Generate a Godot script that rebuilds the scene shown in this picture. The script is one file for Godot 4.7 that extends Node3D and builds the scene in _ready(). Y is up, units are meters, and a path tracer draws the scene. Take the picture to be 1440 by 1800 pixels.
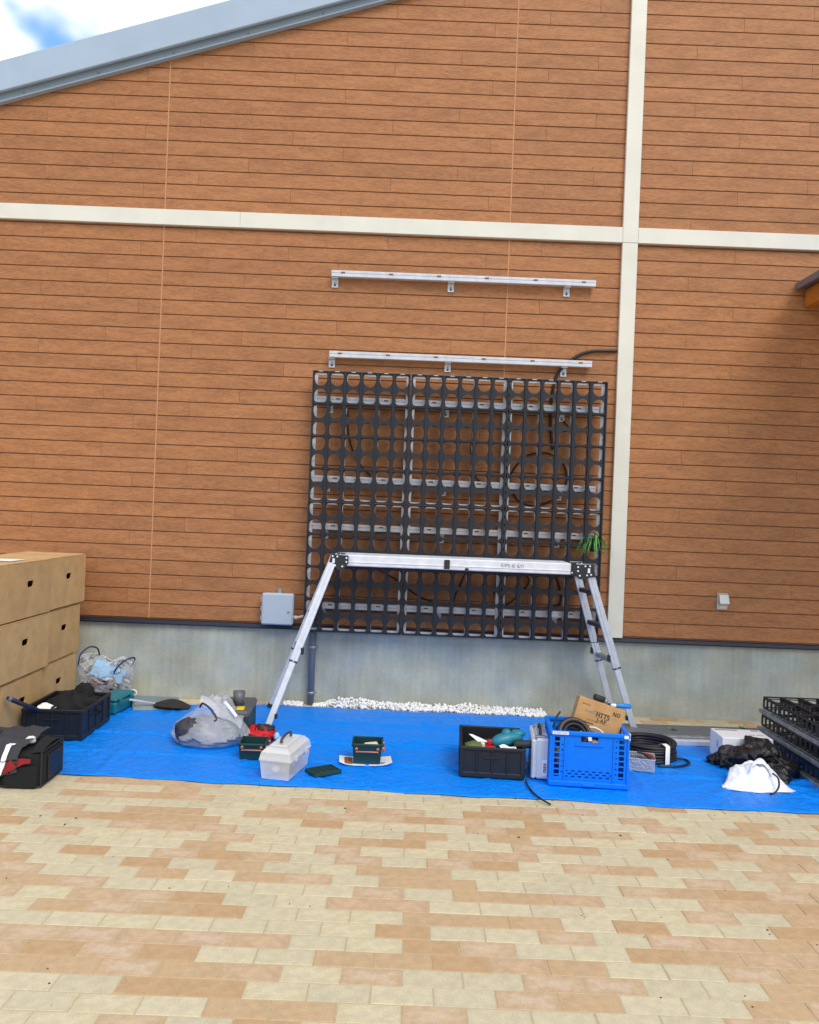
extends Node3D

# ---- camera of the photograph (pixels of the 1440x1800 picture) ----
const TH := 0.039444
const FL := 1440.0
const CH := 1.6
const CD := 6.70
var M := {}
var T := {}
var taken := {}
var rng := RandomNumberGenerator.new()

# point on the plane z (metres in front of the wall) seen at a pixel
func wp(px: float, py: float, z := 0.0) -> Vector3:
	var u := px - 720.0
	var v := py - 900.0
	var uu := u * cos(TH) + v * sin(TH)
	var vv := -u * sin(TH) + v * cos(TH)
	var d := CD - z
	return Vector3(uu * d / FL, CH - vv * d / FL, z)

# point on the level y seen at a pixel
func gp(px: float, py: float, y := 0.0) -> Vector3:
	var u := px - 720.0
	var v := py - 900.0
	var uu := u * cos(TH) + v * sin(TH)
	var vv := -u * sin(TH) + v * cos(TH)
	var d := (CH - y) * FL / vv
	return Vector3(uu * d / FL, y, CD - d)

# ------------------------------------------------------------------ mesh helpers
func mb(flat := true) -> SurfaceTool:
	var st := SurfaceTool.new()
	st.begin(Mesh.PRIMITIVE_TRIANGLES)
	st.set_smooth_group(-1 if flat else 0)
	return st

func tri(st: SurfaceTool, a: Vector3, b: Vector3, c: Vector3, out: Vector3) -> void:
	if (b - a).cross(c - a).dot(out) > 0.0:
		var t := b
		b = c
		c = t
	st.add_vertex(a)
	st.add_vertex(b)
	st.add_vertex(c)

func quad(st: SurfaceTool, a: Vector3, b: Vector3, c: Vector3, d: Vector3, out: Vector3) -> void:
	tri(st, a, b, c, out)
	tri(st, a, c, d, out)

func at(p: Vector3, ry := 0.0, rx := 0.0, rz := 0.0) -> Transform3D:
	return Transform3D(Basis.from_euler(Vector3(rx, ry, rz)), p)

# plain box, 12 triangles
func bx(st: SurfaceTool, c: Vector3, s: Vector3, xf := Transform3D.IDENTITY) -> void:
	for ax in 3:
		for sg in [-1.0, 1.0]:
			var n := Vector3.ZERO
			n[ax] = sg
			var q := []
			for k in [[-1, -1], [1, -1], [1, 1], [-1, 1]]:
				var v := Vector3.ZERO
				v[ax] = sg * s[ax] * 0.5
				v[(ax + 1) % 3] = k[0] * s[(ax + 1) % 3] * 0.5
				v[(ax + 2) % 3] = k[1] * s[(ax + 2) % 3] * 0.5
				q.append(xf * (c + v))
			quad(st, q[0], q[1], q[2], q[3], xf.basis * n)

# box with chamfered edges, 44 triangles
func cbox(st: SurfaceTool, c: Vector3, s: Vector3, b: float, xf := Transform3D.IDENTITY) -> void:
	var h := s * 0.5
	b = min(b, min(h.x, min(h.y, h.z)) * 0.9)
	var vert := func(sx: float, sy: float, sz: float, ax: int) -> Vector3:
		var v := Vector3(sx * (h.x - b), sy * (h.y - b), sz * (h.z - b))
		v[ax] = [sx, sy, sz][ax] * h[ax]
		return xf * (c + v)
	for ax in 3:
		for sg in [-1.0, 1.0]:
			var q := []
			for k in [[-1.0, -1.0], [1.0, -1.0], [1.0, 1.0], [-1.0, 1.0]]:
				var s3 := [0.0, 0.0, 0.0]
				s3[ax] = sg
				s3[(ax + 1) % 3] = k[0]
				s3[(ax + 2) % 3] = k[1]
				q.append(vert.call(s3[0], s3[1], s3[2], ax))
			var n := Vector3.ZERO
			n[ax] = sg
			quad(st, q[0], q[1], q[2], q[3], xf.basis * n)
	for ax in 3:
		var a1 := (ax + 1) % 3
		var a2 := (ax + 2) % 3
		for s1 in [-1.0, 1.0]:
			for s2 in [-1.0, 1.0]:
				var p := [0.0, 0.0, 0.0]
				var q := [0.0, 0.0, 0.0]
				p[ax] = -1.0
				q[ax] = 1.0
				p[a1] = s1
				q[a1] = s1
				p[a2] = s2
				q[a2] = s2
				var n := Vector3.ZERO
				n[a1] = s1
				n[a2] = s2
				quad(st, vert.call(p[0], p[1], p[2], a1), vert.call(q[0], q[1], q[2], a1), vert.call(q[0], q[1], q[2], a2), vert.call(p[0], p[1], p[2], a2), xf.basis * n)
	for sx in [-1.0, 1.0]:
		for sy in [-1.0, 1.0]:
			for sz in [-1.0, 1.0]:
				tri(st, vert.call(sx, sy, sz, 0), vert.call(sx, sy, sz, 1), vert.call(sx, sy, sz, 2), xf.basis * Vector3(sx, sy, sz))

# box along a line from a to b with section w (side) x t (towards up)
func bar(st: SurfaceTool, a: Vector3, b: Vector3, w: float, t: float, up := Vector3(0, 0, 1), bev := 0.004) -> void:
	var x := (b - a).normalized()
	var z := (up - x * up.dot(x)).normalized()
	var y := z.cross(x)
	cbox(st, Vector3.ZERO, Vector3((b - a).length(), w, t), bev, Transform3D(Basis(x, y, z), (a + b) * 0.5))

func tube(st: SurfaceTool, pts: Array, r, seg := 8, closed := false) -> void:
	var n := pts.size()
	var rings := []
	var prev := Vector3.ZERO
	for i in n:
		var a: Vector3 = pts[(i - 1 + n) % n] if closed else pts[max(i - 1, 0)]
		var b: Vector3 = pts[(i + 1) % n] if closed else pts[min(i + 1, n - 1)]
		var t := (b - a).normalized()
		var u := prev
		if i == 0:
			u = Vector3.UP if absf(t.y) < 0.9 else Vector3.RIGHT
		u = (u - t * u.dot(t)).normalized()
		prev = u
		var w := t.cross(u)
		var rr: float = r[i] if r is Array else r
		var ring := []
		for k in seg:
			var an := TAU * k / seg
			ring.append(pts[i] + (u * cos(an) + w * sin(an)) * rr)
		rings.append(ring)
	var m := n if closed else n - 1
	for i in m:
		var j := (i + 1) % n
		for k in seg:
			var l := (k + 1) % seg
			var mid: Vector3 = (rings[i][k] + rings[i][l] + rings[j][k] + rings[j][l]) * 0.25
			var ax: Vector3 = (pts[i] + pts[j]) * 0.5
			quad(st, rings[i][k], rings[i][l], rings[j][l], rings[j][k], mid - ax)
	if not closed:
		for e in [0, n - 1]:
			var o: Vector3 = pts[e] - pts[1 if e == 0 else n - 2]
			for k in range(1, seg - 1):
				tri(st, rings[e][0], rings[e][k], rings[e][k + 1], o)

# smooth curve through points
func curve(p: Array, steps := 8, closed := false) -> Array:
	var out := []
	var n := p.size()
	var m := n if closed else n - 1
	for i in m:
		var a: Vector3 = p[(i - 1 + n) % n] if closed else p[max(i - 1, 0)]
		var b: Vector3 = p[i]
		var c: Vector3 = p[(i + 1) % n]
		var d: Vector3 = p[(i + 2) % n] if closed else p[min(i + 2, n - 1)]
		for k in steps:
			out.append(b.cubic_interpolate(c, a, d, float(k) / steps))
	if not closed:
		out.append(p[n - 1])
	return out

# profile of Vector2(radius, height) turned round the y axis
func lathe(st: SurfaceTool, prof: Array, seg := 20, xf := Transform3D.IDENTITY) -> void:
	for i in prof.size() - 1:
		var p: Vector2 = prof[i]
		var q: Vector2 = prof[i + 1]
		for k in seg:
			var a := TAU * k / seg
			var b := TAU * (k + 1) / seg
			var d := q - p
			var mid := (a + b) * 0.5
			var n := Vector3(cos(mid) * d.y, -d.x, sin(mid) * d.y)
			quad(st, xf * Vector3(cos(a) * p.x, p.y, sin(a) * p.x), xf * Vector3(cos(b) * p.x, p.y, sin(b) * p.x), xf * Vector3(cos(b) * q.x, q.y, sin(b) * q.x), xf * Vector3(cos(a) * q.x, q.y, sin(a) * q.x), xf.basis * n)

# polygon in xy pushed out along z from z0 to z1
func prism(st: SurfaceTool, poly: PackedVector2Array, z0: float, z1: float, xf := Transform3D.IDENTITY) -> void:
	var idx := Geometry2D.triangulate_polygon(poly)
	for i in range(0, idx.size(), 3):
		for zz in [[z0, -1.0], [z1, 1.0]]:
			var a := poly[idx[i]]
			var b := poly[idx[i + 1]]
			var c := poly[idx[i + 2]]
			tri(st, xf * Vector3(a.x, a.y, zz[0]), xf * Vector3(b.x, b.y, zz[0]), xf * Vector3(c.x, c.y, zz[0]), xf.basis * Vector3(0, 0, zz[1]))
	var s := -1.0 if Geometry2D.is_polygon_clockwise(poly) else 1.0
	for i in poly.size():
		var a := poly[i]
		var b := poly[(i + 1) % poly.size()]
		var e := b - a
		quad(st, xf * Vector3(a.x, a.y, z0), xf * Vector3(b.x, b.y, z0), xf * Vector3(b.x, b.y, z1), xf * Vector3(a.x, a.y, z1), xf.basis * Vector3(e.y * s, -e.x * s, 0))

# sheet of nu x nv cells from a function (u, v) -> point
func sheet(st: SurfaceTool, nu: int, nv: int, f: Callable, up := Vector3.UP) -> void:
	var g := []
	for i in nu + 1:
		var col := []
		for j in nv + 1:
			col.append(f.call(float(i) / nu, float(j) / nv))
		g.append(col)
	for i in nu:
		for j in nv:
			quad(st, g[i][j], g[i + 1][j], g[i + 1][j + 1], g[i][j + 1], up)

# closed lumpy body; amp crumples it, floor keeps it above y = 0 of its own frame
func blob(st: SurfaceTool, c: Vector3, r: Vector3, amp: float, freq: float, sd: int, nu := 20, nv := 12, floor_y := -99.0, ridged := false) -> void:
	var n := FastNoiseLite.new()
	n.seed = sd
	n.frequency = 1.0
	n.fractal_octaves = 3
	n.noise_type = FastNoiseLite.TYPE_SIMPLEX_SMOOTH
	n.fractal_type = FastNoiseLite.FRACTAL_RIDGED if ridged else FastNoiseLite.FRACTAL_FBM
	var g := []
	for i in nu + 1:
		var col := []
		for j in nv + 1:
			var a := TAU * float(i % nu) / nu
			var b := PI * float(j) / nv - PI * 0.5
			var d := Vector3(cos(a) * cos(b), sin(b), sin(a) * cos(b))
			if j == 0 or j == nv:
				d = Vector3(0, -1 if j == 0 else 1, 0)
			var k := 1.0 + amp * n.get_noise_3dv(d * freq)
			var p := c + d * r * k
			p.y = maxf(p.y, floor_y)
			col.append(p)
		g.append(col)
	for i in nu:
		for j in nv:
			var o: Vector3 = (g[i][j] + g[i + 1][j + 1]) * 0.5 - c
			quad(st, g[i][j], g[i + 1][j], g[i + 1][j + 1], g[i][j + 1], o)

func done(st: SurfaceTool, called: String, m: Material, parent: Node = null, smooth := false) -> MeshInstance3D:
	st.index()
	st.generate_normals()
	var o := MeshInstance3D.new()
	o.mesh = st.commit()
	o.material_override = m
	o.name = called if parent else numbered(called)
	if parent:
		parent.add_child(o, true)
	else:
		add_child(o)
	return o

func numbered(called: String) -> String:
	if not taken.has(called):
		taken[called] = 0
		return called
	taken[called] += 1
	return "%s_%03d" % [called, taken[called]]

func tag(o: Node, label: String, category: String, group := "", kind := "") -> Node:
	if label: o.set_meta("label", label)
	if category: o.set_meta("category", category)
	if group: o.set_meta("group", group)
	if kind: o.set_meta("kind", kind)
	return o

func thing(called: String, label: String, category: String, p := Vector3.ZERO, turn := 0.0, group := "") -> Node3D:
	var o := Node3D.new()
	o.name = numbered(called)
	add_child(o)
	o.position = p
	o.rotation.y = turn
	tag(o, label, category, group)
	return o

func part(called: String, parent: Node) -> Node3D:
	var o := Node3D.new()
	o.name = called
	parent.add_child(o, true)
	return o

func lettering(s: String, height: float, m: Material, parent: Node, xf: Transform3D, called := "lettering", bold := false) -> void:
	var tm := TextMesh.new()
	var f := SystemFont.new()
	f.font_names = PackedStringArray(["Droid Sans"])
	if bold: f.font_weight = 700
	tm.font = f
	tm.text = s
	tm.font_size = 32
	tm.pixel_size = height / 23.0
	tm.depth = 0.0012
	tm.curve_step = 2.0
	var o := MeshInstance3D.new()
	o.mesh = tm
	o.material_override = m
	o.name = called
	o.transform = xf
	parent.add_child(o, true)

# ------------------------------------------------------------------ materials
func mat(c: Color, rough := 0.6, metal := 0.0, tex := "", scale := 1.0, world := false) -> StandardMaterial3D:
	var m := StandardMaterial3D.new()
	m.albedo_color = c
	m.roughness = rough
	m.metallic = metal
	if tex:
		m.albedo_texture = T[tex]
		m.uv1_triplanar = true
		m.uv1_world_triplanar = world
		m.uv1_scale = Vector3.ONE * scale
	return m

func rgb(r: int, g: int, b: int) -> Color:
	return Color8(r, g, b)

func noise(sd: int, freq: float, oct := 4, ridged := false) -> FastNoiseLite:
	var n := FastNoiseLite.new()
	n.seed = sd
	n.frequency = freq
	n.fractal_octaves = oct
	n.noise_type = FastNoiseLite.TYPE_SIMPLEX_SMOOTH
	if ridged: n.fractal_type = FastNoiseLite.FRACTAL_RIDGED
	return n

# grey multiplier texture lo..1, seamless
func grey_tex(sd: int, freq: float, lo: float, size := 256, oct := 5) -> ImageTexture:
	var img := noise(sd, freq, oct).get_seamless_image(size, size)
	img.convert(Image.FORMAT_RGB8)
	for y in size:
		for x in size:
			var v := lerpf(lo, 1.0, img.get_pixel(x, y).r)
			img.set_pixel(x, y, Color(v, v, v))
	return ImageTexture.create_from_image(img)

func make_textures() -> void:
	T.blotch = grey_tex(3, 0.012, 0.72)
	T.fine = grey_tex(4, 0.12, 0.80)
	T.soft = grey_tex(5, 0.02, 0.90)
	T.faint = grey_tex(6, 0.02, 0.95)
	# crinkles of thin plastic film, as relief
	var ci := noise(8, 0.022, 4, true).get_seamless_image(512, 512)
	ci.convert(Image.FORMAT_RGBA8)
	ci.bump_map_to_normal_map(9.0)
	ci.generate_mipmaps()
	T.crinkle = ImageTexture.create_from_image(ci)
	# printed wood grain of the siding: short streaks along x
	var w := 1024
	var h := 256
	var img := Image.create(w, h, true, Image.FORMAT_RGB8)
	var n1 := noise(11, 1.0, 4)
	var n2 := noise(12, 1.0, 3)
	var n3 := noise(13, 1.0, 2)
	var dark := rgb(126, 80, 48)
	var base := rgb(171, 115, 71)
	var pale := rgb(200, 143, 96)
	for y in h:
		for x in w:
			# wrap in x and y through a torus-like blend at the edges
			var a := TAU * x / w
			var cx := cos(a) * 9.0
			var cy := sin(a) * 9.0
			var yy := float(y)
			var g := n1.get_noise_3d(cx * 0.55, cy * 0.55, yy * 0.16)
			var s := n2.get_noise_3d(cx * 3.2, cy * 3.2, yy * 0.42)
			var b := n3.get_noise_3d(cx * 0.12, cy * 0.12, yy * 0.03)
			var v := 0.52 + g * 0.28 + s * 0.34 + b * 0.18
			var c := dark.lerp(base, clampf(v * 1.7, 0, 1)) if v < 0.55 else base.lerp(pale, clampf((v - 0.55) * 1.6, 0, 1))
			img.set_pixel(x, y, c)
	img.generate_mipmaps()
	T.grain = ImageTexture.create_from_image(img)
	# concrete with rain streaks and cloudy patches
	img = Image.create(1024, 128, true, Image.FORMAT_RGB8)
	n1 = noise(21, 1.0, 5)
	n2 = noise(22, 1.0, 3)
	n3 = noise(23, 1.0, 3)
	for y in 128:
		for x in 1024:
			var a := TAU * x / 1024.0
			var cx := cos(a) * 12.0
			var cy := sin(a) * 12.0
			var v := 0.89 + 0.11 * n1.get_noise_3d(cx * 0.22, cy * 0.22, y * 0.018) + 0.045 * n2.get_noise_3d(cx * 1.9, cy * 1.9, y * 0.012) + 0.04 * n3.get_noise_3d(cx * 3.5, cy * 3.5, y * 0.3)
			var warm := clampf(0.5 + n3.get_noise_3d(cx * 0.2, cy * 0.2, y * 0.03 + 40.0), 0, 1)
			img.set_pixel(x, y, Color(v * lerpf(0.965, 1.0, warm), v, v * lerpf(0.99, 0.93, warm)))
	img.generate_mipmaps()
	T.concrete = ImageTexture.create_from_image(img)

# fired clay pavers: mottled body, some with a pale salt bloom of ragged outline
func paver_tex(sd: int, body: Color, pale: Color, bloom: float) -> ImageTexture:
	var img := Image.create(128, 64, true, Image.FORMAT_RGB8)
	var n1 := noise(sd, 0.03, 4)
	var n2 := noise(sd + 50, 0.18, 3)
	for y in 64:
		for x in 128:
			var e := minf(minf(x, 127 - x) / 40.0, minf(y, 63 - y) / 22.0)
			var b := clampf((e + n1.get_noise_2d(x, y) * 0.8 - 0.15) * 1.1, 0, 1) * bloom
			var c := body.lerp(pale, b)
			var v := 1.0 + 0.06 * n1.get_noise_2d(x + 300, y) + 0.06 * n2.get_noise_2d(x, y)
			img.set_pixel(x, y, Color(c.r * v, c.g * v, c.b * v))
	img.generate_mipmaps()
	return ImageTexture.create_from_image(img)

func make_materials() -> void:
	make_textures()
	for i in 6:
		var m := StandardMaterial3D.new()
		m.albedo_texture = T.grain
		var k: float = [1.0, 0.985, 1.01, 0.99, 1.015, 0.975][i]
		m.albedo_color = Color(0.985 * k, 0.985 * k, 0.97 * k)
		m.roughness = 0.62
		m.uv1_triplanar = true
		m.uv1_world_triplanar = true
		m.uv1_triplanar_sharpness = 8.0
		m.uv1_scale = Vector3(0.42, 1.7, 0.42)
		m.uv1_offset = Vector3(0.173 * i, 0.31 * i, 0.0)
		M["board%d" % i] = m
	M.backing = mat(rgb(124, 82, 52), 0.8)
	M.seal = mat(rgb(192, 138, 99), 0.7)
	M.trim = mat(rgb(226, 225, 212), 0.42, 0.0, "faint", 0.6, true)
	var cm := mat(rgb(192, 194, 190), 0.88)
	cm.albedo_texture = T.concrete
	cm.uv1_triplanar = true
	cm.uv1_world_triplanar = true
	cm.uv1_scale = Vector3(0.14, 1.1, 0.14)
	M.concrete = cm
	M.flash = mat(rgb(38, 42, 56), 0.45, 0.3)
	M.roofmetal = mat(rgb(166, 186, 206), 0.45, 0.0, "faint", 0.5, true)
	M.steel = mat(rgb(150, 152, 155), 0.35, 0.9)
	M.alu = mat(rgb(214, 217, 222), 0.42, 0.3, "soft", 2.0)
	M.alu2 = mat(rgb(208, 213, 222), 0.4, 0.3, "soft", 3.0)
	M.aludeck = mat(rgb(236, 238, 242), 0.5, 0.1, "soft", 2.0)
	M.zinc = mat(rgb(176, 182, 188), 0.45, 0.5, "blotch", 3.0)
	M.greyprofile = mat(rgb(112, 116, 120), 0.5, 0.2, "soft", 2.0)
	M.slot = mat(rgb(120, 82, 60), 0.8)
	M.ink = mat(rgb(36, 38, 42), 0.6)
	M.inkgrey = mat(rgb(120, 124, 130), 0.6)
	M.black = mat(rgb(26, 28, 32), 0.5, 0.0, "soft", 4.0)
	M.blackgloss = mat(rgb(20, 20, 23), 0.28)
	M.blackcloth = mat(rgb(24, 24, 26), 0.9, 0.0, "fine", 6.0)
	M.planter = mat(rgb(30, 32, 40), 0.5, 0.0, "soft", 3.0, true)
	M.cable = mat(rgb(28, 27, 30), 0.5)
	M.boxgrey = mat(rgb(160, 173, 186), 0.4)
	M.boxlid = mat(rgb(168, 182, 196), 0.38)
	M.pvc = mat(rgb(92, 102, 116), 0.5)
	M.ivory = mat(rgb(222, 216, 198), 0.5)
	M.socket = mat(rgb(190, 192, 190), 0.35, 0.3)
	M.orangewood = mat(rgb(190, 112, 30), 0.55, 0.0, "soft", 2.0)
	M.canopyroof = mat(rgb(118, 112, 116), 0.5, 0.2)
	M.white = mat(rgb(232, 234, 236), 0.5)
	M.whitebag = mat(rgb(236, 240, 242), 0.42)
	M.whitebag.backlight = Color(0.25, 0.26, 0.28)
	M.card = mat(rgb(205, 169, 115), 0.85, 0.0, "soft", 1.3)
	M.card2 = mat(rgb(200, 163, 110), 0.85, 0.0, "soft", 1.1)
	M.brownink_slotshade = mat(rgb(70, 52, 36), 0.9)  # brown print, also the shade painted into the carton's handle slot
	M.cardedge = mat(rgb(214, 188, 142), 0.9)
	M.tape = mat(rgb(206, 180, 134), 0.25)
	M.paper = mat(rgb(236, 236, 232), 0.7)
	M.tarp = mat(rgb(0, 131, 238), 0.42)
	M.tarp.metallic_specular = 0.4
	M.bluecrate = mat(rgb(0, 122, 236), 0.45, 0.0, "faint", 3.0)
	M.bluecrate.metallic_specular = 0.35
	M.navy = mat(rgb(34, 38, 84), 0.5)
	M.teal = mat(rgb(16, 116, 130), 0.4, 0.0, "soft", 4.0)
	M.tealtool = mat(rgb(20, 120, 140), 0.4)
	M.green = mat(rgb(14, 58, 56), 0.45, 0.0, "soft", 5.0)
	M.darkgreen = mat(rgb(20, 54, 48), 0.5, 0.0, "soft", 5.0)
	M.copper = mat(rgb(196, 128, 98), 0.4, 0.4)
	M.greylid = mat(rgb(84, 86, 86), 0.5)
	M.yellow = mat(rgb(230, 196, 36), 0.5)
	M.red = mat(rgb(196, 20, 30), 0.65)
	M.darkred = mat(rgb(140, 16, 28), 0.75)
	M.jacket = mat(rgb(66, 65, 70), 0.92, 0.0, "fine", 5.0)
	M.jacket2 = mat(rgb(52, 51, 54), 0.92, 0.0, "fine", 5.0)
	M.reflect = mat(rgb(238, 240, 242), 0.4)
	M.dust = mat(rgb(142, 156, 158), 0.5)
	M.shovel = mat(rgb(52, 46, 42), 0.7, 0.0, "blotch", 4.0)
	M.brown = mat(rgb(168, 112, 78), 0.9, 0.0, "blotch", 8.0)
	M.brown2 = mat(rgb(112, 72, 60), 0.9, 0.0, "blotch", 9.0)
	M.beige = mat(rgb(196, 172, 140), 0.9, 0.0, "blotch", 8.0)
	M.lightblue = mat(rgb(150, 200, 238), 0.5)
	M.foil = mat(rgb(122, 124, 132), 0.5, 0.1, "blotch", 6.0)
	M.foildark = mat(rgb(66, 68, 76), 0.6, 0.0, "blotch", 7.0)
	M.olive = mat(rgb(104, 124, 58), 0.7, 0.0, "fine", 6.0)
	M.brownreel = mat(rgb(50, 38, 36), 0.42)
	M.handled = mat(rgb(62, 62, 66), 0.5)
	M.pebble = mat(rgb(240, 240, 238), 0.75)
	M.bluetool = mat(rgb(18, 124, 204), 0.4)
	M.weed = mat(rgb(126, 164, 84), 0.8)
	M.sand = mat(rgb(204, 186, 148), 0.95, 0.0, "fine", 5.0, true)
	var c := mat(Color(0.86, 0.88, 0.92, 0.30), 0.12)
	c.transparency = BaseMaterial3D.TRANSPARENCY_ALPHA
	M.clear = c
	c = mat(Color(0.93, 0.95, 0.98, 0.26), 0.16)
	c.transparency = BaseMaterial3D.TRANSPARENCY_ALPHA
	M.milky = c
	c = mat(Color(0.94, 0.94, 0.93, 0.52), 0.3)
	c.transparency = BaseMaterial3D.TRANSPARENCY_ALPHA
	M.frosted = c
	for q in [["tarp", 0.9, 0.5], ["clear", 3.0, 0.8], ["milky", 2.6, 1.0], ["whitebag", 2.6, 0.7], ["blackgloss", 3.2, 1.0]]:
		var m: StandardMaterial3D = M[q[0]]
		m.normal_enabled = true
		m.normal_texture = T.crinkle
		m.normal_scale = q[2]
		m.uv1_triplanar = true
		m.uv1_world_triplanar = q[0] == "tarp"
		m.uv1_scale = Vector3.ONE * q[1]
	for i in 5:
		var m := mat([rgb(58, 130, 40), rgb(84, 152, 52), rgb(44, 108, 34), rgb(110, 168, 70), rgb(70, 140, 60)][i], 0.5)
		m.backlight = Color(0.2, 0.3, 0.1)
		M["leaf%d" % i] = m
	var cream := rgb(200, 188, 154)
	var cream2 := rgb(193, 182, 150)
	var oran := rgb(186, 157, 118)
	var oran2 := rgb(187, 159, 124)
	var pink := rgb(201, 172, 136)
	var pav := [[cream, cream2, 0.5], [cream2, cream, 0.6], [rgb(197, 184, 148), rgb(204, 194, 162), 0.5], [rgb(190, 179, 147), cream, 0.4],
		[oran, pink, 0.3], [oran2, rgb(202, 180, 152), 0.8], [rgb(183, 150, 109), oran, 0.4], [oran2, pink, 0.5], [rgb(188, 160, 124), rgb(203, 183, 154), 0.6], [oran, oran2, 0.5]]
	for i in pav.size():
		var m := StandardMaterial3D.new()
		m.albedo_texture = paver_tex(100 + i, pav[i][0], pav[i][1], pav[i][2])
		m.roughness = 0.85
		M["paver%d" % i] = m

# ------------------------------------------------------------------ sky
func make_sky() -> PanoramaSkyMaterial:
	var w := 1536
	var h := 768
	var img := Image.create(w, h, false, Image.FORMAT_RGBF)
	img.fill(Color(0.32, 0.30, 0.27))
	var n1 := noise(31, 1.0, 6)
	var n2 := noise(37, 1.0, 4)
	for y in h / 2:
		var el := PI * 0.5 - PI * (y + 0.5) / h
		for x in w:
			var az := TAU * (x + 0.5) / w
			var d := Vector3(sin(az) * cos(el), sin(el), cos(az) * cos(el))
			var blue := Color(0.13, 0.33, 0.78).lerp(Color(0.34, 0.56, 0.88), pow(1.0 - d.y, 2.2))
			var q := d / (d.y + 0.35)
			var v := n1.get_noise_3d(q.x * 2.6 + 3.1, q.z * 2.6 + 0.4, 0.3) + 0.35 * n2.get_noise_3d(q.x * 5.0, q.z * 5.0, 2.0)
			var cov := clampf((v + 0.29) * 2.3, 0, 1)
			cov = cov * cov * (3.0 - 2.0 * cov)
			var cl := Color(0.98, 1.0, 1.04) * (0.96 + 0.22 * n2.get_noise_3d(q.x * 3.0, q.z * 3.0, 7.0))
			img.set_pixel(x, y, blue.lerp(cl, cov))
	var s := PanoramaSkyMaterial.new()
	s.panorama = ImageTexture.create_from_image(img)
	return s

# ------------------------------------------------------------------ building
const SIDE0 := 0.651      # lower edge of the siding
const ROW := 0.11842
const WL := -5.0
const WR := 5.0
func roof_y(x: float) -> float:      # lower edge of the verge trim on the wall
	return 4.792 + 0.307 * (x + 3.479)

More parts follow.
